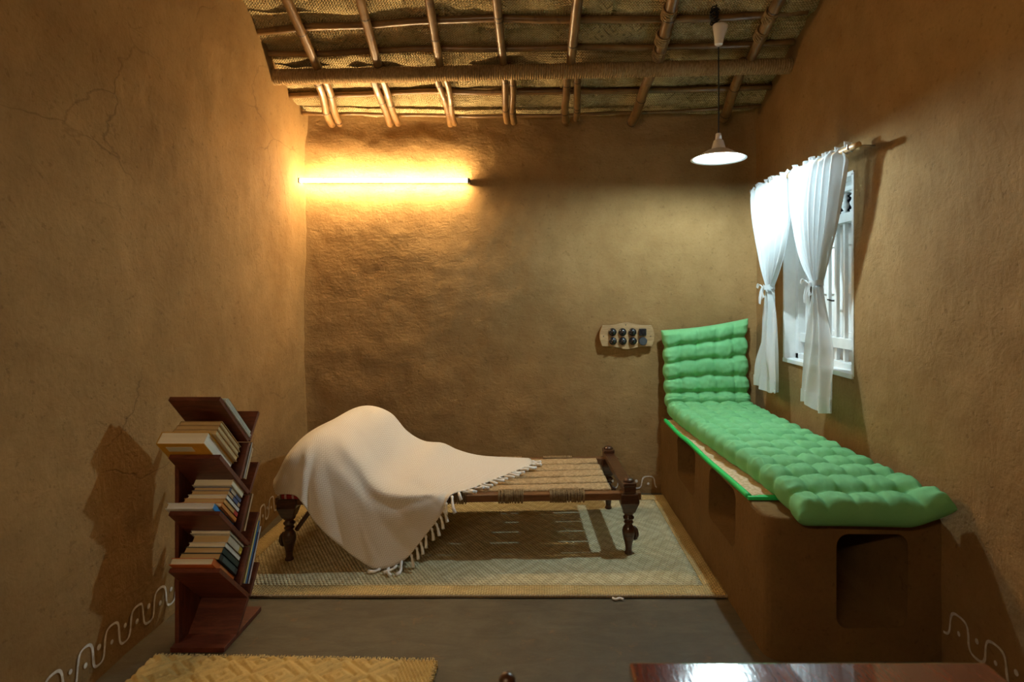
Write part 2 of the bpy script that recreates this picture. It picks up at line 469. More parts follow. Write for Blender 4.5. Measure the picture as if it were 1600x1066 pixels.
kolam(right_pt, (-1, 0, 0), 1.1, 2.2, .175, .052, .170, wall_right, ph=2.117-.0425-.17*3)

# ------------------------------------------------------------------ roof: mats, bamboo rafters and battens
def P(px, py, d): return Vector(((px-840)*d/900, d, CAM_H - (py-465)*d/900))
def on_roof(px, py, off):               # the point of the roof plane (lowered by off) seen at a pixel of the 1600x1066 frame
    k = (465-py)/900; d = (2.70 + .365*YB - CAM_H - off)/(k + .365); return P(px, py, d)
ceil = MB().grid([[Vector((x, y, roof_z(y)+.10)) for x in (-1.95, 1.8)] for y in (YB+.25, RIDGE_Y, YN-.1)]).build('ceiling', 'thatch')
flip_check(ceil, (0, 1, 1)); tag(ceil, kind='structure')
def roof_mat(x0, x1, y0, y1, lift, seed):
    nx, ny = round((x1-x0)/.03), round(abs(y1-y0)/.03); rows, uvs = [], []
    for i in range(nx+1):
        r, u = [], []
        for j in range(ny+1):
            x = x0+(x1-x0)*i/nx; y = y0+(y1-y0)*j/ny
            pin = min(1, min(abs(y-q) for q in (4.086, 3.886, 3.525, 3.31, 2.62, 2.2, 1.8, 1.4))/.10); pin = pin*pin*(3-2*pin)
            sag = (-.016 + .045*fbm(x*1.9, y*2.5, seed) + .012*fbm(x*7, y*9, seed))*pin + .006*fbm(x*5, y*4, seed)
            r.append(Vector((x + .02*noise.noise(Vector((y*3, seed, 0))), y, roof_z(y) + lift + sag + .035*sstep(4.02, 4.1, y)))); u.append((x, y*1.065))
        rows.append(r); uvs.append(u)
    o = MB().grid(rows, uvs).build('woven_roof_mat', 'roof_mat', ceil, smooth=True); flip_check(o, (0, 2, 0))
s = 0
for j, (y0, y1) in enumerate(((4.22, 3.64), (3.72, 3.26), (3.36, 2.82), (2.92, 2.3), (2.36, 1.2), (1.22, 0.1), (0.15, -1.05))):
    cuts = [-1.80, [-.62, -.35, -.75, -.5, -.4, -.5, -.5][j], [.55, .75, .42, .6, .5, .5, .5][j], 1.66]
    for i in range(3):
        roof_mat(cuts[i]-.04*(i > 0), cuts[i+1], y0, y1, .012 + .004*(j % 2) + .003*i, s*3.7+1); s += 1
def bamboo(name, a, b, r0, r1, pitch=.36, seg=12, bend=.01, parent=ceil):
    a, b = Vector(a), Vector(b); L = (b-a).length; n = max(8, int(L/.03)); pts, rad = [], []; nodes = []
    ph = random.random()*pitch; sd = random.random()*50
    d = (b-a).normalized(); sx = d.cross(Vector((0, 0, 1))).normalized()
    for i in range(n+1):
        s = i/n; p = a.lerp(b, s) + sx*bend*noise.noise(Vector((s*2.2, sd, 0)))*1.5 + Vector((0, 0, bend*noise.noise(Vector((s*2, sd, 9)))))
        pts.append(p); q = ((s*L+ph) % pitch); q = min(q, pitch-q)
        rad.append((r0+(r1-r0)*s)*(1 + .13*math.exp(-(q/.013)**2) - .07*math.exp(-((q-.022)/.01)**2)))
        if q < .016: nodes.append((p, rad[-1]))
    o = MB().tube(pts, rad, seg).build(name, 'bamboo', parent, smooth=True)
    if nodes:
        nb = MB()
        for p, r in nodes: nb.tube([p-d*.004, p+d*.004], r*1.02, seg)
        nb.build('node_ring', 'bamboo_node', o)
    return o
OFF = .045
raf = [((448, 0), (497, 107), .024), ((560, 0), (590, 107), .023), ((671, 0), (688, 103), .022), ((776, 0), (786, 101), .022),
       ((902, 0), (892, 100), .026), ((1050, 0), (1027, 98), .031), ((1217, 0), (1172, 94), .028)]
for (t, b, r) in raf:
    p, q = on_roof(*t, OFF+.02), on_roof(*b, OFF+.02); d = (p-q)
    bamboo('bamboo_rafter', q - d*.10, p + d*3.5, r*1.1, r*1.3)
low = [((497, 134), (519, 194), .024), ((511, 134), (531, 193), .022), ((587, 134), (609, 194), .022), ((601, 134), (622, 193), .021),
       ((686, 132), (703, 195), .019), ((697, 131), (711, 193), .019), ((787, 126), (792, 190), .021), ((800, 126), (803, 190), .021),
       ((886, 125), (884, 188), .024), ((903, 125), (900, 186), .022), ((1014, 125), (987, 191), .030), ((1153, 119), (1131, 187), .030)]
for (t, b, r) in low:
    p, q = on_roof(*t, OFF+.03), on_roof(*b, OFF+.03); d = (p-q)
    bamboo('bamboo_rafter', q - d*.02, p + d*.30, r*1.08, r*1.05, pitch=.28)
for line, r in (([(388, 52), (470, 43), (570, 40), (680, 32), (775, 29), (895, 31), (1035, 31), (1120, 28), (1262, 17)], .021),
                ([(412, 83), (480, 84), (590, 80), (680, 76), (890, 75), (1030, 74), (1240, 66)], .019),
                ([(448, 149), (540, 147), (690, 143), (800, 144), (900, 143), (1040, 141), (1205, 136)], .020),
                ([(472, 177), (600, 179), (800, 181), (1000, 176), (1190, 166)], .013)):
    pts = spline([on_roof(x, y, .012) for x, y in line], 90); sd = r*991
    rad = [r*(1 + .10*math.exp(-((((i*.037+sd) % .42)-.02)/.014)**2) + .05*noise.noise(Vector((i*.2, sd, 0)))) for i in range(90)]
    MB().tube([p + Vector((0, 0, .008*noise.noise(Vector((i*.09, sd, 3))))) for i, p in enumerate(pts)], rad, 10).build('bamboo_batten', 'bamboo', ceil, smooth=True)
for y in (2.62, 2.2, 1.8, 1.4):
    bamboo('bamboo_batten', (-1.7, y, roof_z(y)-.01), (1.6, y, roof_z(y)-.01), .019, .02)

for px, py, r in ((1046, 18, .040), (1036, 58, .041), (1030, 82, .038), (1190, 52, .036), (1204, 24, .036)):   # coir lashings where rafters cross battens
    c = on_roof(px, py, OFF+.015); q = MB()
    for i in range(5):
        off = Vector((0, .011*(i-2), -.004*(i-2)))
        q.tube([c + off + Vector((r*math.cos(w), .010*math.sin(w+i), r*math.sin(w))) for w in [2*PI*k/14 for k in range(15)]], .0055, 6)
    q.build('rope_lashing', 'coir_rope', ceil, smooth=True)

# rope-wrapped beam
A, B = Vector((-1.70, 3.62, 2.783)), Vector((1.60, 3.53, 2.820))
beam = thing('rope_wrapped_beam', 'round ceiling beam wrapped in coir rope under the bamboo rafters', 'beam', A)
MB().tube([A, B], .038, 16).build('core_pole', 'rail_wood', beam, world=True)
N = 225; st = 6; pts, rad = [], []
L = (B-A).length; dz = Vector((0, 0, 1))
g = MB(); vs, fs, uv = [], [], []; seg = 22; d = (B-A).normalized(); a = (dz-d*dz.dot(d)).normalized(); b = d.cross(a)
for i in range(N*st+1):
    s = i/(N*st)
    for k in range(seg):
        w = 2*PI*k/seg; turn = s*N + k/seg
        r = .0405 + .0070*abs(math.sin(PI*turn))**.7 + .0022*noise.noise(Vector((math.floor(turn)*.7, 2, 2))) + .004*noise.noise(Vector((s*9, k*.15, 3)))
        vs.append(A + d*(s*L) + a*math.cos(w)*r + b*math.sin(w)*r); uv.append((k/seg, s*L))
for i in range(N*st):
    for k in range(seg): fs.append((i*seg+k, i*seg+(k+1) % seg, (i+1)*seg+(k+1) % seg, (i+1)*seg+k))
g.add(vs, fs, uv); g.build('rope_wrapping', 'coir_rope', beam, smooth=True, world=True)

# ------------------------------------------------------------------ tube light on the back wall
TZ = 2.225; TY = YB - .066
t = thing('tube_light', 'glowing warm white batten tube light on the back wall', 'lamp', (-1.10, YB-.02, TZ))
MB().tube([(-1.665, TY, TZ), (-.497, TY, TZ)], .0125, 14).build('tube', 'tube_glow', t, smooth=True, world=True)
MB().box((-1.68, YB-.046, TZ-.007), (-.483, YB-.012, TZ+.006), bev=.002).build('batten', 'white_paint', t, world=True)
for x in (-1.688, -.494):
    MB().box((x, TY-.016, TZ-.018), (x+.014, YB-.004, TZ+.017), bev=.003).build('end_cap', 'grey_plastic', t, world=True)

# ------------------------------------------------------------------ pendant lamp
LX, LY = 1.005, 3.2
def lz(py): return CAM_H - (py-465)*LY/900
t = thing('pendant_lamp', 'white pendant lamp with wide cone shade hanging from the bamboo roof', 'lamp', (LX, LY, lz(258)))
T = lambda z, tilt=0: Matrix.Translation((LX, LY, z)) @ Matrix.Rotation(tilt, 4, 'Y')
MB().lathe([(.0, 0), (.020, 0), (.022, .004), (.026, .035), (.038, .085), (.042, .104), (.040, .108), (0, .108)], 24, T(lz(70), .10)).build('ceiling_cup', 'white_ceramic', t, smooth=True, world=True)
MB().tube([(LX, LY, lz(74)), (LX+.001, LY, lz(140)), (LX, LY, lz(210))], .0042, 8).build('cord', 'black_cord', t, world=True)
k = MB()
for i in range(7):
    c = Vector((LX-.012 + random.uniform(-.012, .012), LY+.01, lz(40) + .02 + .013*i))
    k.tube([c + Vector((.022*math.cos(w), .016*math.sin(w), .008*math.sin(2*w+i))) for w in [2*PI*q/12 for q in range(13)]], .004, 6)
k.tube([(LX, LY, lz(44)), (LX-.01, LY+.01, lz(20)), (LX-.008, LY+.01, lz(6))], .004, 6)
k.build('tied_cord', 'black_cord', t, world=True)
MB().lathe([(0, .034), (.012, .034), (.015, .03), (.018, 0), (0, 0)], 20, T(lz(218))).build('cap', 'white_ceramic', t, smooth=True, world=True)
MB().lathe([(0, .06), (.023, .06), (.027, .055), (.040, .008), (.044, 0), (0, 0)], 24, T(lz(236))).build('lamp_holder', 'white_ceramic', t, smooth=True, world=True)
z0 = lz(249)
MB().lathe([(.040, .052), (.060, .044), (.105, .018), (.150, .0), (.1515, .001), (.106, .022), (.062, .049), (.040, .057)], 40, T(z0), cap=False).build('lamp_shade', 'shade_enamel', t, smooth=True, world=True)
MB().lathe([(.0, -.012), (.014, -.009), (.024, .003), (.028, .018), (.022, .035), (.014, .045)], 16, T(z0), cap=True).build('bulb', 'bulb_glow', t, smooth=True, world=True)

# a second tube light on the wall behind the viewer
t = thing('tube_light', 'dim warm tube light on the wall behind the viewer', 'lamp', (-.9, YN+.03, 2.3))
MB().tube([(-1.5, YN+.07, 2.3), (-.3, YN+.07, 2.3)], .0125, 12).build('tube', 'rear_glow', t, world=True)
MB().box((-1.52, YN+.02, 2.28), (-.28, YN+.055, 2.32), bev=.003).build('batten', 'white_paint', t, world=True)
MB().box((-1.55, YN+.012, 2.335), (-.25, YN+.155, 2.355), bev=.003).build('added_light_shield', 'bed_wood', t, world=True)  # unseen board added over this tube to keep its light off the roof

# ------------------------------------------------------------------ window in the right wall
win = MB()
FX = XR + .10
for lo, hi in (((FX-.035, WY0, WZ0), (FX+.04, WY0+.05, WZ1)), ((FX-.035, WY1-.05, WZ0), (FX+.04, WY1, WZ1)),
               ((FX-.035, WY0, WZ1-.055), (FX+.04, WY1, WZ1)), ((FX-.035, WY0, WZ0), (FX+.04, WY1, WZ0+.045))):
    win.box(lo, hi, bev=.003)
window = win.build('window_1', 'white_paint'); tag(window, 'white painted barred window with turned transom and closed shutters', kind='structure')
for lo, hi in (((XR-.012, WY0, WZ0-.012), (FX, WY1, WZ0+.012)), ((XR-.006, WY0, WZ1-.012), (FX, WY1, WZ1+.012)),
               ((XR-.006, WY1-.014, WZ0), (FX, WY1+.006, WZ1)), ((XR-.006, WY0-.006, WZ0), (FX, WY0+.014, WZ1))):
    MB().box(lo, hi, bev=.002).build('jamb_board', 'white_paint', window)
for z0_, z1_ in ((1.800, 1.850), (1.125, 1.180)):
    MB().box((FX-.022, WY0+.045, z0_), (FX+.03, WY1-.045, z1_), bev=.003).build('rail', 'white_paint', window)
for i in range(8):
    y = WY0 + .05 + (WY1-WY0-.10)*(i+.5)/8
    MB().box((FX-.008, y-.011, WZ0+.04), (FX+.012, y+.011, 1.81), bev=.003).build('bar', 'white_paint', window)
me0 = None
for i in range(8):
    y = WY0 + .05 + (WY1-WY0-.10)*(i+.5)/8
    if me0 is None:
        o = MB().lathe([(.020, 0), (.020, .012), (.008, .018), (.019, .038), (.022, .050), (.009, .072), (.020, .084), (.008, .098), (.020, .104), (.020, .113)], 12).build('baluster', 'white_paint', window, smooth=True); me0 = o.data
    else:
        o = bpy.data.objects.new('baluster', me0); C.objects.link(o); o.parent = window
    o.location = (FX, y, 1.849)
for k in range(2):
    ya = WY0 + .05 + k*(WY1-WY0-.10)/2; yb_ = ya + (WY1-WY0-.10)/2
    sh = MB().box((FX+.055, ya+.002, WZ0+.03), (FX+.078, yb_-.002, 1.83), bev=.003).build('shutter', 'white_paint', window)
    for z in (1.18, 1.45, 1.72): MB().box((FX+.044, ya+.03, z-.03), (FX+.056, yb_-.03, z+.03), bev=.002).build('batten', 'white_paint', sh)
MB().tube([P(1293, 468, 3.27), P(1300, 470, 3.25), P(1308, 470, 3.2), P(1310, 474, 3.2)], .005, 6).build('stay_hook', 'iron', window)

# curtain rod
CX = 1.45
rod = thing('curtain_rod', 'pale bamboo curtain rod above the white window', 'curtain rod', (CX, 3.2, 2.11))
ra, rb = Vector((CX, 3.93, 2.115)), Vector((CX, 2.60, 2.092))
pts = [ra.lerp(rb, i/40) for i in range(41)]
MB().tube(pts, [.013 + .0025*math.exp(-(((i % 11)-5)/1.0)**2) for i in range(41)], 12).build('bamboo_stick', 'pale_bamboo', rod, smooth=True, world=True)
for y in (3.88, 2.665):
    z = ra.z + (rb.z-ra.z)*(ra.y-y)/(ra.y-rb.y)
    MB().tube([(XR+.02, y, z+.01), (CX+.03, y, z+.012), (CX+.004, y, z-.018), (CX-.017, y, z-.004), (CX-.016, y, z+.014)], .0035, 7).build('nail_hook', 'steel', rod, world=True)

# curtains
def curtain(label, yo, yi, yt, zt, bo, bi, zbot, seed):
    """yo/yi outer and inner edge on the rod, yt/zt the tie, bo/bi edges of the tail"""
    t = thing('curtain', label, 'curtain', (CX, yt, zbot), group='tied back sheer curtains')
    nu, nv = 150, 130; ztop = 2.135; rows, uvs = [], []
    for j in range(nv+1):
        v = j/nv; z = ztop + (zbot-ztop)*v; r, uu = [], []
        for i in range(nu+1):
            u = i/nu; pl = 8; pleat = math.sin(2*PI*(u*pl + .35*noise.noise(Vector((u*5, seed, v*1.2)))))
            ytop = yo + (yi-yo)*u
            if z >= zt:
                f = (ztop-z)/(ztop-zt)
                e = f**(1.5 + 1.6*u); width_tie = .055
                y = ytop*(1-e) + (yt + (u-.5)*width_tie*math.copysign(1, yi-yo))*e
                amp = .024*(1-f)*sstep(0, .12, f) + .012*(1-f) + .016*f
                belly = -.035*math.sin(PI*f)*math.sin(PI*min(1, u*1.1))
            else:
                f = (zt-z)/(zt-zbot); e = 1-(1-f)**1.7
                ybot = bo + (bi-bo)*u
                y = (yt + (u-.5)*.05*math.copysign(1, yi-yo))*(1-e) + ybot*e
                amp = .018; belly = -.012*f
                pleat = math.sin(2*PI*(u*2.6 + .6*noise.noise(Vector((u*3, seed, f*1.5)))))
            x = CX + belly + pleat*amp + .006*noise.noise(Vector((u*7, v*6, seed)))
            rod_pinch = math.exp(-((z-2.105)/.02)**2)
            x = x*(1-.0*rod_pinch) - (.013*rod_pinch)
            dz_ = 0
            if v < .02: dz_ = .02*noise.noise(Vector((u*22, seed, 7)))
            if f > .97 and z < zt: dz_ = .012*math.sin(u*7+seed)
            r.append(Vector((x, y, z + dz_ - (2.115-2.092)*(ra.y-y)/1.33*(1-v)))); uu.append((u*.9, v*1.3))
        rows.append(r); uvs.append(uu)
    o = MB().grid(rows, uvs).build('panel', 'sheer', t, smooth=True, world=True)
    # header ruffle standing above the rod, with a back layer behind it
    rr = []
    for j in range(7):
        f = j/6; q = []
        for i in range(nu+1):
            u = i/nu; y = yo + (yi-yo)*u
            z = 2.10 + f*(.052 + .026*noise.noise(Vector((u*12, seed, 5)))) - .023*(ra.y-y)/1.33
            q.append(Vector((CX + .016 - .03*f*noise.noise(Vector((u*6, seed, 1))) + (.004+.012*f)*math.sin(2*PI*u*13+1.5*f), y, z)))
        rr.append(q)
    MB().grid(rr, [[(0, 0)]*(nu+1) for _ in range(7)]).build('header_ruffle', 'sheer', t, smooth=True, world=True)
    # hem band
    hb = []
    for j in range(5):
        q = []
        for i in range(61):
            b = rows[nv - j*2][int(i/60*nu)]; q.append(b + Vector((-.004, 0, 0)))
        hb.append(q)
    MB().grid(hb, [[(0, 0)]*61 for _ in range(5)]).build('hem', 'sheer', t, smooth=True, world=True)
    # tie: a band and two loose ends
    c = Vector((CX-.006, yt, zt))
    tie = MB(); ring = []
    for j in range(5):
        zz = -.014 + .007*j
        ring.append([c + Vector((.034*math.cos(w), .040*math.sin(w), zz + .004*math.sin(3*w))) for w in [2*PI*q/20 for q in range(21)]])
    tie.grid(ring, [[(0, 0)]*21 for _ in range(5)])
    tb = tie.build('tie_band', 'sheer', t, smooth=True, world=True)
    for sgn, ln in ((-1, .07), (1, .045), (1, .10)):
        kn = c + Vector((-.036, .012*sgn, 0)); e = []
        for j in range(7):
            f = j/6; wv = .006 + .022*f
            p = kn + Vector((-.012*math.sin(f*2), sgn*.03*f*(2 if ln < .06 else .6), (.02*math.sin(f*PI) if ln < .06 else -ln*f)))
            e.append([p + Vector((.006*math.sin(4*q/4+f*3), sgn*(q/4-.5)*wv, (q/4-.5)*wv*.6)) for q in range(5)])
        MB().grid(e, [[(0, 0)]*5 for _ in range(7)]).build('tie_end', 'sheer', tb, smooth=True, world=True)
curtain('sheer white curtain tied in the middle, nearer the green mattress back', 3.87, 3.305, 3.595, 1.465, 3.78, 3.44, .815, 1.3)
curtain('sheer white curtain tied in the middle, at the exposed window bars', 2.71, 3.275, 2.985, 1.475, 2.79, 3.15, .825, 8.1)

# ------------------------------------------------------------------ mud bench with niches
BX, BY0, BZ = .885, 2.215, .55
def solid_with_cuts():
    bm = bmesh.new(); bmesh.ops.create_cube(bm, size=1)
    lo, hi = (BX, BY0, -.01), (XR+.02, YB+.0, BZ)
    for v in bm.verts: v.co = Vector([(l+h)/2 + c*(h-l) for l, h, c in zip(lo, hi, v.co)])
    ed = [e for e in bm.edges if all(abs(v.co.x-BX) < 1e-5 and abs(v.co.y-BY0) < 1e-5 for v in e.verts)]
    bmesh.ops.bevel(bm, geom=ed, offset=.07, segments=6, profile=.5, affect='EDGES')
    ed = [e for e in bm.edges if all(v.co.z > BZ-1e-4 for v in e.verts)]
    bmesh.ops.bevel(bm, geom=ed, offset=.015, segments=3, profile=.5, affect='EDGES')
    me = bpy.data.meshes.new('b'); bm.to_mesh(me); bm.free(); o = bpy.data.objects.new('b', me); C.objects.link(o)
    cs = []
    for lo, hi in (((BX-.2, 3.24, .27), (BX+.24, 3.55, .532)), ((BX-.2, 2.575, .27), (BX+.24, 2.88, .532)), ((1.150, BY0-.2, .17), (1.375, BY0+.44, .490))):
        bm = bmesh.new(); bmesh.ops.create_cube(bm, size=1)
        for v in bm.verts: v.co = Vector([(l+h)/2 + c*(h-l) for l, h, c in zip(lo, hi, v.co)])
        for v in bm.verts:
            if lo[0] < BX:
                if v.co.x < BX and v.co.y > 2.8 and v.co.y > (lo[1]+hi[1])/2: v.co.y += .16
            elif v.co.y < BY0:
                if v.co.x > 1.3: v.co.x += .07
                if v.co.z < .3: v.co.z -= .06
        bmesh.ops.bevel(bm, geom=bm.edges[:], offset=.045, segments=5, profile=.5, affect='EDGES')
        m2 = bpy.data.meshes.new('c'); bm.to_mesh(m2); bm.free(); c = bpy.data.objects.new('c', m2); C.objects.link(c); cs.append(c)
        md = o.modifiers.new('x', 'BOOLEAN'); md.operation = 'DIFFERENCE'; md.object = c; md.solver = 'EXACT'
    dg = bpy.context.evaluated_depsgraph_get(); dg.update()
    me2 = bpy.data.meshes.new_from_object(o.evaluated_get(dg))
    for c in cs + [o]: bpy.data.objects.remove(c)
    return me2
me = solid_with_cuts(); me.materials.clear(); me.materials.append(MATS['mud_bench'])
bm = bmesh.new(); bm.from_mesh(me); bmesh.ops.triangulate(bm, faces=bm.faces[:])
for _ in range(3):
    ed = [e for e in bm.edges if e.calc_length() > .10]
    if ed: bmesh.ops.subdivide_edges(bm, edges=ed, cuts=1); bmesh.ops.triangulate(bm, faces=[f for f in bm.faces if len(f.verts) > 3])
for v in bm.verts:
    p = v.co; k = .007
    if p.z > .02 and p.x < XR-.01 and p.y < YB-.01:
        v.co += Vector((k*noise.noise(p*4), k*noise.noise(p*4+Vector((9, 0, 0))), k*.4*noise.noise(p*4+Vector((0, 9, 0)))))
bm.to_mesh(me); bm.free(); me.name = 'mud_bench'
bench = bpy.data.objects.new('mud_bench', me); C.objects.link(bench); autosmooth(bench, 35)
tag(bench, 'built-in brown mud bench with open niches below the green mattress', 'bench')

# mat under the mattress with a bright green cloth edge
um = thing('bench_mat', 'thin tan bench mat with bright green edging under the mattress', 'mat', (1.15, 3.1, BZ))
edge = [(.868, 3.93), (.875, 3.6), (.868, 3.3), (.880, 3.0), (.876, 2.7), (.884, 2.42)]
def ez(i): return [.0, -.012, .004, -.008, .003, .002][i]
el = spline([(x, y, BZ+.010+ez(i)) for i, (x, y) in enumerate(edge)], 60)
rows = [[p + Vector((k, 0, .004*noise.noise(Vector((p.y*9, k*20, 0)))*(1 if k > .02 else .4) + (.0 if k < .02 else .0))) for k in (.012, .03, .06, .1, .2, .4, .6)] for p in el]
o = MB().grid(rows).build('woven_top', 'underlay', um, smooth=True, world=True); md = o.modifiers.new('t', 'SOLIDIFY'); md.thickness = .006
bd = MB().tube([p + Vector((.004, 0, .002)) for p in el], .013, 8, flat=1.0)
bd.build('long_edging', 'green_binding', um, smooth=True, world=True)
MB().box((.880, 2.405, BZ+.002), (1.46, 2.432, BZ+.018), bev=.004).build('short_edging', 'green_binding', um, world=True)

# ------------------------------------------------------------------ green tufted mattress
def mattress():
    seat0 = BZ + .022
    path = spline([(4.105, 1.21), (4.10, 1.05), (4.085, .88), (4.065, .74), (4.02, .635), (3.93, seat0+.005), (3.75, seat0), (3.4, seat0), (3.0, seat0), (2.6, seat0), (2.35, seat0-.004), (2.165, seat0-.018)][0:0] or
                  [(0, a, b) for a, b in ((4.105, 1.21), (4.10, 1.05), (4.085, .88), (4.065, .74), (4.02, .640), (3.93, seat0+.008), (3.75, seat0), (3.4, seat0), (3.0, seat0), (2.6, seat0), (2.35, seat0-.006), (2.125, seat0-.040))], 400)
    S = [0]
    for i in range(1, 400): S.append(S[-1] + (path[i]-path[i-1]).length)
    L = S[-1]; NS, NW = 420, 110
    def at(s):
        import bisect
        k = min(max(bisect.bisect(S, s)-1, 0), 398); t = (s-S[k])/(S[k+1]-S[k]); p = path[k].lerp(path[k+1], t)
        d = (path[min(k+4, 399)] - path[max(k-3, 0)]).normalized(); n = Vector((0, d.z, -d.y))
        return p, n
    BACKL = .615; T = .104
    rows_s = [BACKL*i/5 for i in range(6)]; nseat = 14
    rows_s += [BACKL + (L-BACKL)*i/nseat for i in range(1, nseat+1)]
    inner = rows_s[1:-1]
    cols = [.2, .4, .6, .8]
    top, bot = [], []
    for i in range(NS+1):
        s = L*i/NS; p, n = at(s); s0_ = s; seat = sstep(.58, .75, s); q = s/L
        cx = 1.175 + .010*seat + .058*sstep(.7, L, s); w = .615 - .045*sstep(.9, L, s)
        es = min(s, L-s)
        kidx = min(range(len(inner)), key=lambda j: abs(s-inner[j]))
        tr, br = [], []
        for j in range(NW+1):
            c = j/NW
            sw_ = s + .016*noise.noise(Vector((c*5, s*4, 21)))*min(1, es/.1); cw_ = c + .022*noise.noise(Vector((c*4, s*6, 31)))*min(1, 8*min(c, 1-c))
            ds = min(abs(sw_-r) for r in inner)
            dw = min(abs(cw_-k) for k in cols)*w; ew = min(c, 1-c)*w
            rc = math.hypot(ds, dw); e_in = min(ew, es)
            eu = min(1, ew/.055); ev = min(1, es/.06)
            e = math.sqrt(max(0, 1-(1-eu)**2.2))*math.sqrt(max(0, 1-(1-ev)**2.2))
            bulge = 1.04 - (.40 + .06*(1-seat))*math.exp(-abs(ds/.020)**1.5) - (.20 + .0*(1-seat))*math.exp(-abs(dw/.016)**1.4) - .26*math.exp(-(rc/.022)**2)
            bulge += .10*noise.noise(Vector((c*7, s*9, 3))) + .07*noise.noise(Vector((c*18, s*22, 5))) + .04*noise.noise(Vector((c*40, s*30, 6)))
            # wrinkles running out of the row seams near the side edges
            bulge -= .16*math.exp(-(ew/.07)**2)*abs(math.sin(s*55+3*noise.noise(Vector((s*8, c, 0)))))
            h = T/2 + T/2*e*bulge*1.15; hb = T/2 - T/2*e*.98
            # outline: pulled in where rows are stitched, corners drawn out
            pull = .016*math.exp(-(ds/.028)**2)*(1-eu) + .010*(1-eu)*math.sin(PI*min(1, es/.12)*.5)
            x = cx + (c-.5)*(w - 2*pull) + .006*noise.noise(Vector((s*5, c*2, 8)))
            topskew = (c-.5)*.085*(1-sstep(.0, .6, s))
            drawn = -.014*math.sin(PI*c)*(1-ev)*(1 if s < L/2 else -1)*-1
            lift = .045*sstep(.72, 1.0, c)*sstep(L-.35, L, s)   # the free corner rides up the wall
            base = p + Vector((0, 0, topskew + lift))
            if s > L/2: base += Vector((0, -drawn*1.0, 0)); base += Vector((0, (c-.2)*-.03*sstep(L-.4, L, s), 0))
            else: base += Vector((0, 0, -drawn))
            tr.append(Vector((x, base.y, base.z)) + n*h); br.append(Vector((x, base.y, base.z)) + n*hb)
        top.append(tr); bot.append(br)
    g = MB().grid(top); o0 = len(g.v)
    g.grid(bot); m = NW+1
    g.f = g.f[:NS*NW] + [tuple(reversed(f)) for f in g.f[NS*NW:]]
    for i in range(NS):
        g.f.append((i*m, o0+i*m, o0+(i+1)*m, (i+1)*m)[::-1]); g.f.append((i*m+NW, (i+1)*m+NW, o0+(i+1)*m+NW, o0+i*m+NW)[::-1])
    for j in range(NW):
        g.f.append((j, j+1, o0+j+1, o0+j)[::-1]); a_ = NS*m+j; g.f.append((a_, o0+a_, o0+a_+1, a_+1)[::-1])
    o = g.build('tufted_mattress', 'green_cotton', smooth=True)
    bm = bmesh.new(); bm.from_mesh(o.data); bmesh.ops.remove_doubles(bm, verts=bm.verts[:], dist=1e-5); bmesh.ops.recalc_face_normals(bm, faces=bm.faces[:]); bm.to_mesh(o.data); bm.free()
    tag(o, 'green tufted cotton mattress folded up the wall over the mud bench', 'mattress')
mattress()

# ------------------------------------------------------------------ switch board
sb = thing('switch_board', 'wooden switch board with black round switches on the back wall', 'switch board', (.633, YB-.02, 1.125))
sx0, sx1, sz0, sz1 = .448, .822, 1.05, 1.205
out = []
for i in range(41):
    f = i/40; x = sx0 + .012 + (sx1-sx0-.024)*f; out.append((x, sz1 + .020*math.exp(-((f-.5)/.2)**2) - .004))
for i in range(1, 12): out.append((sx1 - .012 + .018*math.sin(PI*i/12), sz1 - .004 + (sz0-sz1+.008)*i/12))
for i in range(41):
    f = 1-i/40; x = sx0 + .012 + (sx1-sx0-.024)*f; out.append((x, sz0 - .020*math.exp(-((f-.5)/.2)**2) + .004))
for i in range(1, 12): out.append((sx0 + .012 - .018*math.sin(PI*i/12), sz0 + .004 + (sz1-sz0-.008)*i/12))
n = len(out); yf, yb2 = YB-.045, YB-.004
g = MB().add([(x, yf, z) for x, z in out] + [(x, yb2, z) for x, z in out], [tuple(range(n))] + [(i, n+i, n+(i+1) % n, (i+1) % n) for i in range(n)])
g.build('back_board', 'board_wood', sb, world=True)
R90 = Matrix.Rotation(PI/2, 4, 'X')
for r_ in range(2):
    for c in range(4):
        px = (957, 972.5, 988, 1003.5)[c] + (0.5 if r_ else 0); py = (519, 533)[r_]; p = P(px, py, yf); M = Matrix.Translation((p.x, yf, p.z)) @ R90
        if c == 3 and r_ == 0:
            b = MB().box((-.026, -.026, 0), (.026, .026, .026), M, bev=.006).build('switch', 'black_plastic', sb, world=True)
            MB().box((-.007, -.012, .026), (.007, .012, .036), M, bev=.002).build('toggle', 'black_plastic', b, world=True)
        elif c == 3:
            b = MB().lathe([(.029, 0), (.029, .020), (.027, .024), (0, .024)], 24, M).build('socket', 'grey_plastic', sb, world=True); autosmooth(b)
        else:
            b = MB().lathe([(.028, 0), (.028, .010), (.026, .015), (.020, .019), (.018, .026), (.012, .030), (0, .031)], 24, M).build('switch', 'black_plastic', sb, world=True); autosmooth(b)
            MB().tube([M @ Vector((0, 0, .028)), M @ Vector((0, -.006 if c % 2 else .006, .042))], [.0045, .006], 8).build('toggle', 'black_plastic', b, smooth=True, world=True)
for x, z in ((sx0+.020, 1.125), (sx1-.020, 1.125), (.625, sz1)):
    MB().lathe([(.004, 0), (.003, .002), (0, .003)], 10, Matrix.Translation((x, yf, z)) @ R90).build('screw', 'iron', sb, world=True)

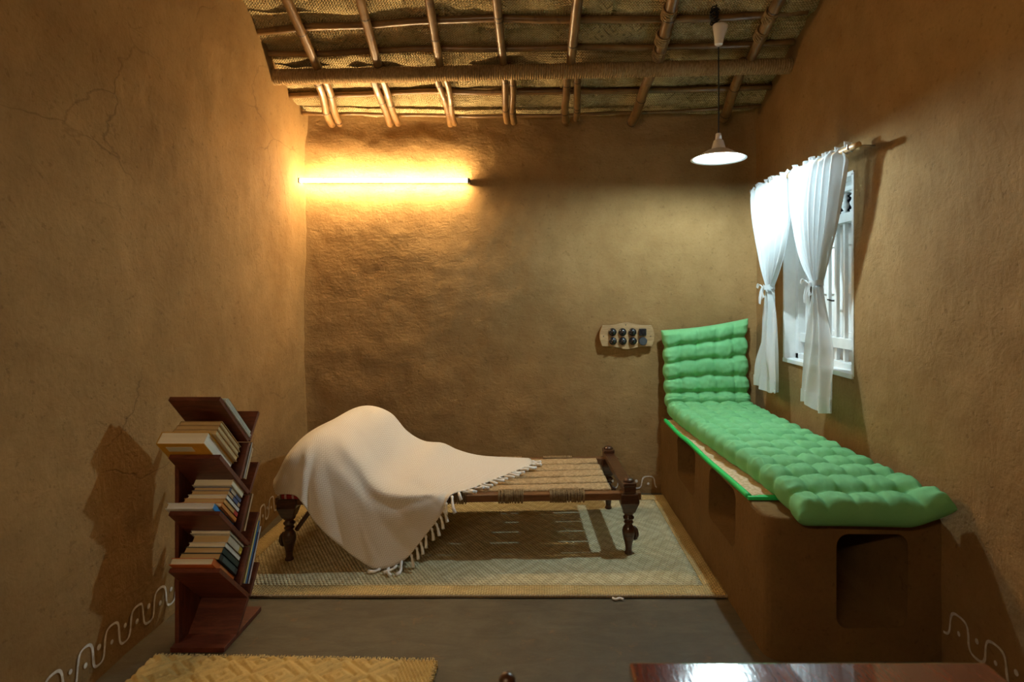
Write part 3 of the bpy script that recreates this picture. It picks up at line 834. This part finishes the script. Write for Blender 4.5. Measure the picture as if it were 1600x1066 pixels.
# ------------------------------------------------------------------ mats on the floor
def woven_mat(name, label, x0, x1, y0, y1, bw, matn, border):
    t = thing(name, label, 'mat', ((x0+x1)/2, (y0+y1)/2, 0)); z = .009
    def sheet(nm, a0, a1, b0, b1, mt, dz=0):
        nx, ny = max(1, round((a1-a0)/.03)), max(1, round((b1-b0)/.03))
        rows = [[Vector((a0+(a1-a0)*i/nx, b0+(b1-b0)*j/ny, z + dz + .0012*fbm((a0+(a1-a0)*i/nx)*4, (b0+(b1-b0)*j/ny)*4, 2))) for j in range(ny+1)] for i in range(nx+1)]
        o = MB().grid(rows, [[(p.x-x0, p.y-y0) for p in r] for r in rows]).build(nm, mt, t, smooth=True, world=True); flip_check(o, (0, 0, 5))
        md = o.modifiers.new('t', 'SOLIDIFY'); md.thickness = .008; md.offset = -1
    sheet('woven_field', x0+bw, x1-bw, y0+bw, y1-bw, matn)
    sheet('border', x0, x1, y0, y0+bw, border); sheet('border', x0, x1, y1-bw, y1, border)
    sheet('border', x0, x0+bw, y0+bw, y1-bw, border); sheet('border', x1-bw, x1, y0+bw, y1-bw, border)
    n = int((x1-x0)/.012); g = MB()
    for i in range(n):
        x = x0 + (x1-x0)*(i+.5)/n; g.box((x-.0045, y0-.004, .002), (x+.0045, y0+.006, .0112))
    n = int((y1-y0)/.012)
    for i in range(n):
        y = y0 + (y1-y0)*(i+.5)/n; g.box((x1-.006, y-.0045, .002), (x1+.004, y+.0045, .0112))
    tag(g.build('edge_stitching', 'mat_stitch', t, world=True), kind='stuff')
    return t
woven_mat('floor_mat', 'large greenish tan woven floor mat under the rope cot', -1.60, .898, 2.685, 4.06, .10, 'floor_mat', 'mat_border')
# small golden mat in the near left corner: raised diamond weave
gm = thing('floor_mat', 'small golden floor mat with raised diamond weave beside the bookshelf', 'mat', (-.93, 1.8, 0))
x0, x1, y0, y1 = -1.487, -.392, 1.35, 2.232
nx, ny = 300, 220; rows = []
for i in range(nx+1):
    r = []
    for j in range(ny+1):
        x = x0+(x1-x0)*i/nx; y = y0+(y1-y0)*j/ny; y += -.030*(i/nx)*1.0*(j/ny)
        u = (x-x0)/.215; v = (y-y0)/.17
        d = abs((u % 1)-.5) + abs((v % 1)-.5)
        edge_ = (x1-x) < .13
        if edge_:
            h = abs(math.sin((x+y*.5)*220))*abs(math.sin((y-x*.5)*220))
        else:
            rg = abs(math.sin(d*PI*3.5)); q = (u % 1 < .5) == (v % 1 < .5)
            h = rg**.6*(.75 + .25*abs(math.sin((x*1.0 + (1 if q else -1)*y)*150)))
        r.append(Vector((x, y, .006 + .0115*h)))
    rows.append(r)
o = MB().grid(rows).build('woven_field', 'gold_mat', gm, smooth=True, world=True); flip_check(o, (0, 0, 5))
md = o.modifiers.new('t', 'SOLIDIFY'); md.thickness = .006; md.offset = -1
g = MB()
for i in range(150):
    f = (i+.5)/150; x = x0+(x1-x0)*f; y = y1-.03*f + .003*random.random(); a = random.uniform(-.4, .4)
    g.box((-.002, -.004, .001), (.002, .012+.006*random.random(), .012), Matrix.Translation((x, y, 0)) @ Matrix.Rotation(a, 4, 'Z'))
for i in range(100):
    f = (i+.5)/100; y = y0+(y1-.03-y0)*f
    g.box((-.004, -.002, .001), (.010+.006*random.random(), .002, .012), Matrix.Translation((x1, y, 0)) @ Matrix.Rotation(random.uniform(-.4, .4), 4, 'Z'))
tag(g.build('frayed_edge', 'mat_border', gm, world=True), kind='stuff')
# scrap of white thread on the floor in front of the big mat
pts = spline([P(957, 936, 2.672)*1, P(962, 938, 2.66), P(968, 934, 2.67), P(974, 937, 2.66)], 14)
o = MB().tube([Vector((p.x, p.y, .006)) for p in pts], .005, 7).build('thread_scrap', 'fringe', smooth=True)
tag(o, 'scrap of white thread on the floor at the mat edge', 'thread')

# ------------------------------------------------------------------ rope cot
BR = math.radians(2.4)
cot = thing('rope_cot', 'low dark wooden rope cot with turned legs and woven jute webbing', 'bed', (-.425, 3.425, .010), BR)
HL, HW = .906, .334
def leg(sx, sy, knob):
    cx, cy = sx*HL, sy*HW; T_ = Matrix.Translation((cx, cy, 0))
    prof = [(.0, 0), (.021, 0), (.023, .004), (.022, .010), (.017, .018), (.018, .035), (.022, .060), (.029, .085), (.034, .108), (.035, .125), (.031, .142), (.022, .155), (.018, .162),
            (.023, .166), (.027, .172), (.023, .178), (.019, .182), (.025, .187), (.030, .194), (.030, .200), (.023, .206), (.021, .212), (.028, .218), (.033, .226), (.033, .232)]
    o = autosmooth(MB().lathe(prof, 20, T_).build('leg', 'bed_wood', cot), 50)
    # square head flaring up to the rails
    g = MB(); a, b = .030, .050
    vs = [(cx+i*k, cy+j*k, z) for z, k in ((.228, a), (.285, b), (.296, b), (.335, b*.9)) for i, j in ((-1, -1), (1, -1), (1, 1), (-1, 1))]
    fs = [(0, 3, 2, 1)] + [(q*4+k, q*4+(k+1) % 4, q*4+4+(k+1) % 4, q*4+4+k) for q in range(3) for k in range(4)] + [(12, 13, 14, 15)]
    g.add(vs, fs); hd = g.build('leg_block', 'bed_wood', o)
    md = hd.modifiers.new('b', 'BEVEL'); md.width = .005; md.segments = 2
    # carved lobe on the outer side of the bulb
    c = Vector((cx + sx*.036, cy + .006, .105))
    MB().tube([c + Vector((-.006*sx, 0, .038)), c + Vector((.006*sx, 0, .018)), c + Vector((.010*sx, 0, -.006)), c + Vector((.004*sx, 0, -.026)), c + Vector((-.006*sx, 0, -.034))], [.007, .012, .013, .010, .005], 10).build('carved_lobe', 'bed_wood', o, smooth=True)
    if knob:
        MB().box((cx-.036, cy-.040, .370), (cx+.036, cy+.040, .392), bev=.006).build('knob_block', 'bed_wood', o)
        autosmooth(MB().lathe([(.026, .390), (.029, .396), (.028, .402), (.020, .409), (.008, .412), (0, .4125)], 20, T_).build('knob', 'bed_wood', o), 50)
for sx in (-1, 1):
    for sy in (-1, 1): leg(sx, sy, sx > 0)
for sy in (-1, 1):
    MB().box((-HL-.065, sy*HW-.024, .296), (HL+.065, sy*HW+.024, .336), bev=.006).build('side_rail', 'rail_wood', cot)
MB().box((HL-.034, -HW-.040, .335), (HL+.034, HW+.040, .372), bev=.007).build('end_rail', 'bed_wood', cot)
MB().box((-HL-.034, -HW-.040, .335), (-HL+.034, HW+.040, .372), bev=.007).build('end_rail', 'bed_wood', cot)
MB().tube([(-HL+.03, -HW+.02, .15), (-HL+.13, -HW+.02, .29)], .012, 8).build('brace', 'bed_wood', cot)
# lengthwise webbing bands
nb = 5; wv = .114; gap = (2*HW-.055-nb*wv)/(nb-1)
for i in range(nb):
    ya = -HW+.0275 + i*(wv+gap); rows, uvs = [], []
    for k in range(91):
        x = -HL+.06 + (2*HL-.15)*k/90; r, u = [], []
        for q in range(9):
            f = q/8; wob = .006*noise.noise(Vector((x*5, i*3.1, 0))) + .002*noise.noise(Vector((x*40, i, f*9)))
            y = ya + wv*f + wob*(1 if q in (0, 8) else .6)
            z = .338 + .009*math.sin(PI*f)**.5 + .003*noise.noise(Vector((x*14, y*30, i))) - .014*math.sin(PI*k/90)*math.sin(PI*(i+f)/nb)*.7
            r.append(Vector((x, y, z))); u.append((x, y))
        rows.append(r); uvs.append(u)
    o = flip_check(MB().grid(rows, uvs).build('webbing_band', 'jute', cot, smooth=True), (0, 0, 5))
    md = o.modifiers.new('t', 'SOLIDIFY'); md.thickness = .010; md.offset = -1
# cross bands that pass under and wrap the side rails
for xa, xb in ((.195, .335), (.475, .665), (-.12, .03), (-.45, -.29), (-.76, -.6)):
    n = int((xb-xa)/.0085)
    for sy in (-1, 1):
        g = MB()
        for k in range(n):
            x = xa + (xb-xa)*(k+.5)/n + random.uniform(-.0015, .0015); yc = sy*HW; e = .0285+random.random()*.003; s_ = random.uniform(-.004, .004)
            pts = [(x, yc-sy*e*1.1, .345), (x, yc, .3415), (x+s_*.2, yc+sy*e*.8, .3405), (x+s_*.3, yc+sy*e, .334), (x+s_*.7, yc+sy*e, .298), (x+s_, yc+sy*e*.8, .2925), (x+s_, yc, .291), (x+s_, yc-sy*e, .294), (x, yc-sy*e*1.3, .325)]
            g.tube(pts, .0042, 6)
        tag(g.build('rope_wrap', 'jute', cot, smooth=True), kind='stuff')
    # the strap between the rails, under the lengthwise bands
    rows = [[Vector((xa+(xb-xa)*i/6, -HW+.02+(2*HW-.04)*j/40, .322 + .002*math.sin(i*3) - .012*math.sin(PI*j/40))) for j in range(41)] for i in range(7)]
    o = MB().grid(rows).build('cross_band', 'jute', cot, smooth=True); md = o.modifiers.new('t', 'SOLIDIFY'); md.thickness = .006

# red checked bedding roll under the blanket
o = MB().box((-1.335, 2.985, .349), (-1.10, 3.66, .392), bev=.018).build('folded_bedding', 'plaid'); autosmooth(o, 60)
tag(o, 'red checked bedding peeking out under the cream blanket', 'pillow')

# ------------------------------------------------------------------ blanket draped over the cot
cols = [
 [(-1.395,3.72,.44),(-1.405,3.55,.44),(-1.405,3.35,.43),(-1.395,3.12,.45),(-1.375,3.0,.43),(-1.345,2.965,.385)],
 [(-1.35,3.72,.55),(-1.355,3.5,.585),(-1.36,3.28,.575),(-1.33,3.06,.55),(-1.31,3.0,.48),(-1.27,2.955,.39)],
 [(-1.26,3.76,.62),(-1.25,3.62,.65),(-1.26,3.3,.635),(-1.24,3.08,.60),(-1.225,2.995,.5),(-1.215,2.945,.37)],
 [(-1.15,3.78,.65),(-1.15,3.66,.695),(-1.16,3.35,.66),(-1.15,3.1,.60),(-1.155,2.985,.46),(-1.145,2.94,.27)],
 [(-1.05,3.78,.66),(-1.05,3.66,.70),(-1.06,3.35,.64),(-1.05,3.1,.555),(-1.05,2.985,.40),(-1.03,2.935,.16)],
 [(-.94,3.78,.60),(-.95,3.66,.66),(-.97,3.35,.585),(-.96,3.1,.49),(-.955,2.98,.34),(-.92,2.93,.075)],
 [(-.84,3.76,.5),(-.85,3.64,.556),(-.88,3.35,.50),(-.88,3.08,.42),(-.87,2.975,.28),(-.81,2.925,.022)],
 [(-.73,3.76,.45),(-.74,3.64,.484),(-.78,3.35,.44),(-.78,3.06,.385),(-.75,2.985,.26),(-.685,2.945,.055)],
 [(-.61,3.76,.43),(-.62,3.65,.470),(-.66,3.35,.41),(-.66,3.07,.375),(-.62,2.995,.31),(-.59,2.965,.16)],
 [(-.52,3.76,.40),(-.53,3.65,.425),(-.56,3.35,.39),(-.56,3.1,.370),(-.52,3.015,.355),(-.50,2.985,.275)],
 [(-.43,3.76,.375),(-.43,3.65,.395),(-.46,3.4,.378),(-.48,3.2,.366),(-.47,3.09,.364),(-.455,3.01,.362)],
 [(-.34,3.74,.366),(-.33,3.66,.376),(-.34,3.5,.367),(-.36,3.35,.363),(-.365,3.22,.363),(-.37,3.11,.362)],
 [(-.22,3.72,.365),(-.2,3.66,.366),(-.2,3.58,.364),(-.21,3.5,.363),(-.22,3.4,.363),(-.235,3.29,.362)],
 [(-.06,3.7,.364),(-.045,3.68,.364),(-.04,3.66,.363),(-.035,3.64,.363),(-.035,3.61,.362),(-.036,3.575,.362)]]
NU, NV = 180, 80
rc_ = [spline(c, NV+1) for c in cols]
surf = [spline([rc_[k][j] for k in range(len(cols))], NU+1) for j in range(NV+1)]     # surf[v][u]
for j in range(NV+1):
    for i in range(NU+1):
        p = surf[j][i]; v = j/NV; u = i/NU
        hang = sstep(.5, .85, v)*(1-sstep(.66, .78, u))
        q = u*NU*.11 - v*4.2
        fold = (.012*noise.noise(Vector((u*9 - v*2.2, v*1.1, 4))) + .003*math.sin(u*34 - v*7 + 2*noise.noise(Vector((u*3, v*2, 1)))))*hang
        soft = .012*noise.noise(Vector((u*7+v*3, v*4-u*3, 8)))*(1-sstep(.6, .72, u))*(1-hang)
        valley = -.020*math.exp(-((v - (.30+.5*(u-.25)))/.07)**2)*sstep(.2, .32, u)*(1-sstep(.5, .66, u))
        win_ = sstep(.24, .34, u)*(1-sstep(.60, .72, u))
        rdg = (.022*math.exp(-((v - (.56+.42*(u-.31)))/.055)**2) - .020*math.exp(-((v - (.43+.42*(u-.31)))/.055)**2) + .010*math.exp(-((v - (.72+.30*(u-.31)))/.05)**2))*win_
        rdg += .014*math.exp(-((u-(.16+.02*v))/.022)**2)*sstep(.55, .75, v) - .010*math.exp(-((u-.205)/.025)**2)*sstep(.55, .75, v)
        p.y -= rdg*.8; p.z += rdg*.6
        p.y -= abs(fold)*.9 + fold*.3; p.z += (soft + valley) if v < .8 else 0
        if p.z < .022: p.z = .022
uv = []
for j in range(NV+1):
    s = 0; r = []
    for i in range(NU+1):
        if i: s += (surf[j][i]-surf[j][i-1]).length
        r.append([s, 0])
    uv.append(r)
uv2 = []
for i in range(NU+1):
    s = 0
    for j in range(NV+1):
        if j: s += (surf[j][i]-surf[j-1][i]).length
        uv[j][i][1] = s
uvt = [[((a+b)*.70, (a-b)*.70) for a, b in r] for r in uv]
blanket = thing('blanket', 'cream woven throw blanket with tasselled fringe draped over the rope cot', 'blanket', (-.9, 3.3, .4))
o = flip_check(MB().grid(surf, uvt).build('woven_cloth', 'blanket', blanket, smooth=True, world=True), (0, 0, 3))
md = o.modifiers.new('t', 'SOLIDIFY'); md.thickness = .005
hem = surf[NV]; start = int(NU*6/13)
seq = hem[start:]; acc = 0; nxt = .01; cnt = 0
allseq = seq + [surf[j][NU] for j in range(NV-1, 20, -6)]
for i in range(1, len(allseq)):
    acc += (allseq[i]-allseq[i-1]).length
    if acc >= nxt:
        nxt += .040 + random.uniform(-.006, .006); p = allseq[i]; cnt += 1
        ln = .062 + random.uniform(-.008, .010)
        lie = p.z > .35
        if lie:
            dr = Vector((.85, -.35 + random.uniform(-.3, .3), 0)).normalized()
            if p.y < 3.06: dr = Vector((.5, -.75, 0)).normalized()
            pts = [p + dr*ln*f + Vector((0, 0, .003 + .004*math.sin(f*5+i))) + dr.cross(Vector((0, 0, 1)))*.008*math.sin(f*4+i) for f in (0, .15, .3, .5, .75, 1)]
            if p.y < 3.06: pts = [q - Vector((0, 0, 1.2*max(0, 3.0-q.y))) for q in pts]
        elif p.z < .08:
            dr = Vector((random.uniform(-1, .2), random.uniform(-.6, -.1), 0)).normalized()
            pts = [Vector((p.x, p.y-.006, p.z)) + dr*ln*f + Vector((0, 0, -(p.z-.020)*min(1, f*1.6))) + dr.cross(Vector((0, 0, 1)))*.008*math.sin(f*5+i) for f in (0, .15, .3, .5, .75, 1)]
        else:
            sw = random.uniform(-.1, .45)
            pts = [p + Vector((sw*ln*f*(1.2-f*.5), -.004-.004*f, -ln*f)) for f in (0, .15, .3, .5, .75, 1)]
        MB().tube(pts, [.0045, .0080, .0055, .0072, .0082, .0090], 8).build('tassel', 'fringe', blanket, smooth=True, world=True)

# ------------------------------------------------------------------ bookshelf of V-shaped shelves
shelf = thing('bookshelf', 'dark red wooden zigzag bookshelf by the left wall', 'bookshelf', (-1.33, 2.42, 0))
X0, X1 = -1.433, -1.235; TH = .017
R2 = math.sqrt(.5)
def plank(name, p, ang, L, t_=TH, x0=X0, x1=X1, parent=shelf, side=1):
    """plank in the YZ plane from p at angle ang (from +Y), thickness towards the lower side"""
    e1 = Vector((0, math.cos(ang), math.sin(ang))); e2 = Vector((0, -math.sin(ang), math.cos(ang)))*side
    M = Matrix(((1, e1.x, e2.x, 0), (0, e1.y, e2.y, p[0]), (0, e1.z, e2.z, p[1]), (0, 0, 0, 1)))
    return MB().box((x0, 0, -t_), (x1, L, 0), M, bev=.0012).build(name, 'cherry', parent, world=True)
VY, VZ = 2.47, (.796, .571, .350, .128)
FA, BA = math.radians(136), math.radians(53)
for vz in VZ:
    plank('front_plank', (VY, vz), FA, .312, side=-1)
    plank('back_plank', (VY-.004, vz-.006), BA, .135, side=1)
MB().box((X0-.016, 2.30, .018), (X0, 2.475, .79), bev=.0015).build('back_board', 'cherry', shelf, world=True)
MB().box((X0-.016, 2.270, 0), (X1, 2.575, .019), bev=.0015).build('base_plank', 'cherry', shelf, world=True)
plank('base_strut', (2.36, .018), math.radians(47), .142, side=1)

BM = {}
def cmat(c, kind='cover'):
    key = (kind, c)
    if key not in BM:
        nm = 'book_%s_%d' % (kind, len(BM))
        if kind == 'pages':
            def f():
                x, y, z = xyz(coord()); 
                n1 = nz(coord('UV', scale=(3, 420, 1)), 1, 2); n2 = nz(coord(), 18, 3)
                return dict(col=mix(n1.smooth(.35, .65)*.30 + n2*.1, c, tuple(k*.62 for k in c)))
        else:
            def f():
                n1 = nz(coord(), 14, 3); n2 = nz(coord(), 60, 2).smooth(.62, .66)
                return dict(col=mix(n1.smooth(.4, .6)*.35, c, tuple(k*.7 for k in c)))
        material(nm, f, rough=.85 if kind == 'pages' else .45); BM[key] = nm
    return BM[key]
def book(label, vz, a0, b0, th, ln, x0, x1, cov, pag, ang=FA, spine='x', name='book', band=None, org=None):
    """a0: offset along the shelf, b0: offset off the shelf"""
    e1 = Vector((0, math.cos(ang), math.sin(ang)))
    e2 = Vector((0, math.sin(ang), -math.cos(ang))) if ang > PI/2 else Vector((0, -math.sin(ang), math.cos(ang)))
    o = Vector((0, VY, vz)) + e1*a0 + e2*b0
    if org is not None: o = Vector((0, org.x, org.y))
    M = Matrix(((1, e1.x, e2.x, 0), (0, e1.y, e2.y, o.y), (0, e1.z, e2.z, o.z), (0, 0, 0, 1)))
    t = thing(name, label, 'book', (((x0+x1)/2), o.y, o.z)); c = .0022
    g = MB().box((x0, 0, 0), (x1, ln, c), M).box((x0, 0, th-c), (x1, ln, th), M)
    if spine == 'x': g.box((x1-c, 0, 0), (x1, ln, th), M); lo, hi = (x0+.004, .003, c), (x1-c, ln-.003, th-c)
    elif spine == 'end': g.box((x0, ln-c, 0), (x1, ln, th), M); lo, hi = (x0+.003, .004, c), (x1-.003, ln-c, th-c)
    else: g.box((x0, 0, 0), (x0+c, ln, th), M); lo, hi = (x0+c, .003, c), (x1-.004, ln-.003, th-c)
    g.build('cover', cmat(cov), t, world=True)
    pg = MB().box(lo, hi, M)
    # page lines run along the leaves: v of the UV follows the thickness
    Mi = M.inverted(); pg.uv = [((Mi @ Vector(v)).y, (Mi @ Vector(v)).z) for v in pg.v]
    pg.build('pages', cmat(pag, 'pages'), t, world=True)
    if band:
        MB().box((x1-.0005, ln*band[0], th*.1), (x1+.0009, ln*band[1], th*.9), M).build('spine_print', cmat(band[2]), t, world=True)
    return t, M
TAN, CREAM, WHT = (.62, .44, .21), (.84, .76, .56), (.84, .83, .79)
for k in (1, 2, 3):      # struts from each front plank up to the fold above
    a = Vector((VY, VZ[k])) + Vector((math.cos(FA), math.sin(FA)))*.112; b_ = Vector((VY-.008, VZ[k-1]-.016)); d_ = b_ - a
    plank('strut', a, math.atan2(d_.y, d_.x), d_.length, side=1)
def lean(label, k, b, th, ln, x0, cov, pag):
    """a thin book standing behind a strut, parallel to it"""
    LA = math.radians(62)
    return book(label, VZ[k], 0, 0, th, ln, x0, -1.236, cov, pag, ang=LA, org=Vector((VY, VZ[k])) + Vector((math.cos(FA), math.sin(FA)))*.098 + Vector((math.sin(LA), -math.cos(LA)))*(b+th+.018) + Vector((math.cos(LA), math.sin(LA)))*.012)
def start(b): return .128 + .32*b
# top shelf: two thin books lying on the front plank
book('thin white book on the top plank of the bookshelf', VZ[0], .006, .001, .010, .272, -1.43, -1.230, (.68, .74, .74), WHT, spine='n')
book('thin pale green book, uppermost on the bookshelf', VZ[0], .020, .0115, .010, .250, -1.43, -1.230, (.60, .68, .62), WHT, spine='x')
# second shelf
t, M = book('thick yellow book with a pale label jutting out of the bookshelf', VZ[1], start(0.001+0.052), 0.001, 0.052, 0.39 - start(0.001+0.052), -1.452, -1.268, (.62, .33, .03), (.88, .83, .68), spine='n')
MB().box((-1.425, .190, -.0012), (-1.325, .222, .0004), M).build('paper_label', cmat((.62, .64, .55)), t, world=True)
book('thick tan book lying directly on the yellow book', VZ[1], start(0.054+0.022), 0.054, 0.022, 0.37 - start(0.054+0.022), -1.425, -1.252, (.46, .31, .14), TAN, spine='n')
book('tan paperback between two tan books above the yellow one', VZ[1], start(0.077+0.02), 0.077, 0.02, 0.368 - start(0.077+0.02), -1.422, -1.252, (.42, .28, .12), TAN, spine='n')
book('topmost tan paperback of the stack above the yellow book', VZ[1], start(0.098+0.018), 0.098, 0.018, 0.365 - start(0.098+0.018), -1.418, -1.252, (.44, .30, .13), TAN, spine='n')
lean('thin white book leaning below the top shelf', 1, .000, .009, .150, -1.40, (.72, .70, .66), WHT)
lean('thin beige book leaning below the top shelf', 1, .011, .016, .130, -1.40, (.55, .40, .24), (.62, .50, .32))
# third shelf
S3 = [('white glossy book with blue spine, lowest of the middle stack', .024, .300, -1.445, -1.262, (.66, .69, .74), (.74, .76, .78), (0, .98, (.02, .24, .60))),
      ('orange spined paperback near the bottom of the middle stack', .018, .262, -1.425, -1.252, (.55, .20, .04), CREAM, None),
      ('tan paperback with orange spine end in the middle stack', .018, .258, -1.415, -1.252, (.62, .34, .10), TAN, (.0, .25, (.45, .04, .03))),
      ('white spined paperback in the middle stack', .016, .255, -1.408, -1.250, (.72, .70, .64), CREAM, None),
      ('tan paperback with patterned spine in the middle stack', .017, .252, -1.402, -1.250, (.50, .36, .20), TAN, (.2, .6, (.06, .10, .22))),
      ('brown page paperback with dark blue spine in the middle stack', .016, .250, -1.400, -1.250, (.10, .13, .22), TAN, (.5, .9, (.5, .42, .3))),
      ('thick cream book on top of the middle stack', .030, .262, -1.405, -1.245, (.76, .70, .52), CREAM, None)]
b = .001
for lab, th, ln, xa, xb, cv, pg, bd in S3:
    book(lab, VZ[2], start(b+th), b, th, .030 + ln - start(b+th), xa, xb, cv, pg, band=bd); b += th + .001
lean('thin tan book leaning beside the middle stack', 2, .004, .014, .150, -1.40, (.58, .44, .26), (.62, .50, .32))
# fourth shelf
S4 = [('orange red book at the bottom of the lowest stack', .026, .285, -1.425, -1.258, (.55, .13, .025), (.78, .72, .56), (.35, .7, (.62, .22, .06))),
      ('dark spined book with lettering above the orange book', .026, .262, -1.412, -1.250, (.025, .035, .035), TAN, (.15, .85, (.05, .085, .085))),
      ('tan paperback with dark green spine in the lowest stack', .024, .258, -1.405, -1.250, (.02, .045, .04), TAN, None),
      ('pale spined book in the lowest stack', .018, .255, -1.400, -1.250, (.66, .64, .56), CREAM, None),
      ('tan paperback with cream spine near the top of the lowest stack', .030, .250, -1.395, -1.248, (.56, .50, .38), TAN, (.0, .2, (.5, .36, .05))),
      ('thin white book on top of the lowest stack', .011, .265, -1.405, -1.245, (.74, .72, .64), CREAM, None)]
b = .001
for lab, th, ln, xa, xb, cv, pg, bd in S4:
    book(lab, VZ[3], start(b+th), b, th, .058 + ln - start(b+th), xa, xb, cv, pg, band=bd); b += th + .001
b = .001
for lab, th, ln, cv, pg in (('tall pale yellow book, rearmost of the leaning books', .015, .275, (.66, .56, .26), CREAM), ('thin blue book among the leaning books', .012, .250, (.05, .22, .55), WHT),
                    ('thin dark purple book among the leaning books', .012, .205, (.06, .04, .10), WHT), ('thin white book, lowest of the leaning books', .012, .230, (.74, .72, .72), WHT)):
    lean(lab, 3, b, th, ln, -1.39, cv, pg); b += th + .001

# ------------------------------------------------------------------ polished table and a chair post at the bottom of the frame
TZ_, TYF = .72, 1.075
tb = thing('table', 'polished red brown wooden table at the bottom right', 'table', (.50, .70, 0))
MB().box((.170, .34, TZ_-.030), (.835, TYF, TZ_), bev=.006).build('table_top', 'table_wood', tb, world=True)
for x in (.22, .785):
    for y in (.39, 1.02): MB().box((x-.028, y-.028, 0), (x+.028, y+.028, TZ_-.03), bev=.004).build('leg', 'table_wood', tb, world=True)
for lo, hi in (((.24, 1.01, .60), (.77, 1.03, .69)), ((.24, .38, .60), (.77, .40, .69)), ((.21, .41, .60), (.23, 1.0, .69)), ((.775, .41, .60), (.795, 1.0, .69))):
    MB().box(lo, hi, bev=.002).build('apron', 'table_wood', tb, world=True)
ch = thing('chair', 'dark wooden chair whose rounded post top shows at the bottom edge', 'chair', (.1, .82, 0))
CXb = -.053
for y, top in ((1.0, .748), (.66, .748)):
    MB().lathe([(.014, 0), (.016, .2), (.017, .44), (.015, .60), (.013, .69), (.017, .70), (.017, .708), (.012, .714), (.0145, .726), (.0145, .738), (.009, .746), (0, .748)], 16, Matrix.Translation((CXb, y, 0))).build('back_post', 'bed_wood', ch, smooth=True, world=True)
    MB().lathe([(.014, 0), (.016, .2), (.017, .42)], 14, Matrix.Translation((.31, y-.0, 0))).build('front_leg', 'bed_wood', ch, smooth=True, world=True)
for z in (.55, .64): MB().box((CXb-.008, .67, z-.02), (CXb+.008, .99, z+.02), bev=.003).build('back_slat', 'bed_wood', ch, world=True)
MB().box((CXb-.01, .64, .42), (.335, 1.02, .445), bev=.006).build('seat', 'bed_wood', ch, world=True)
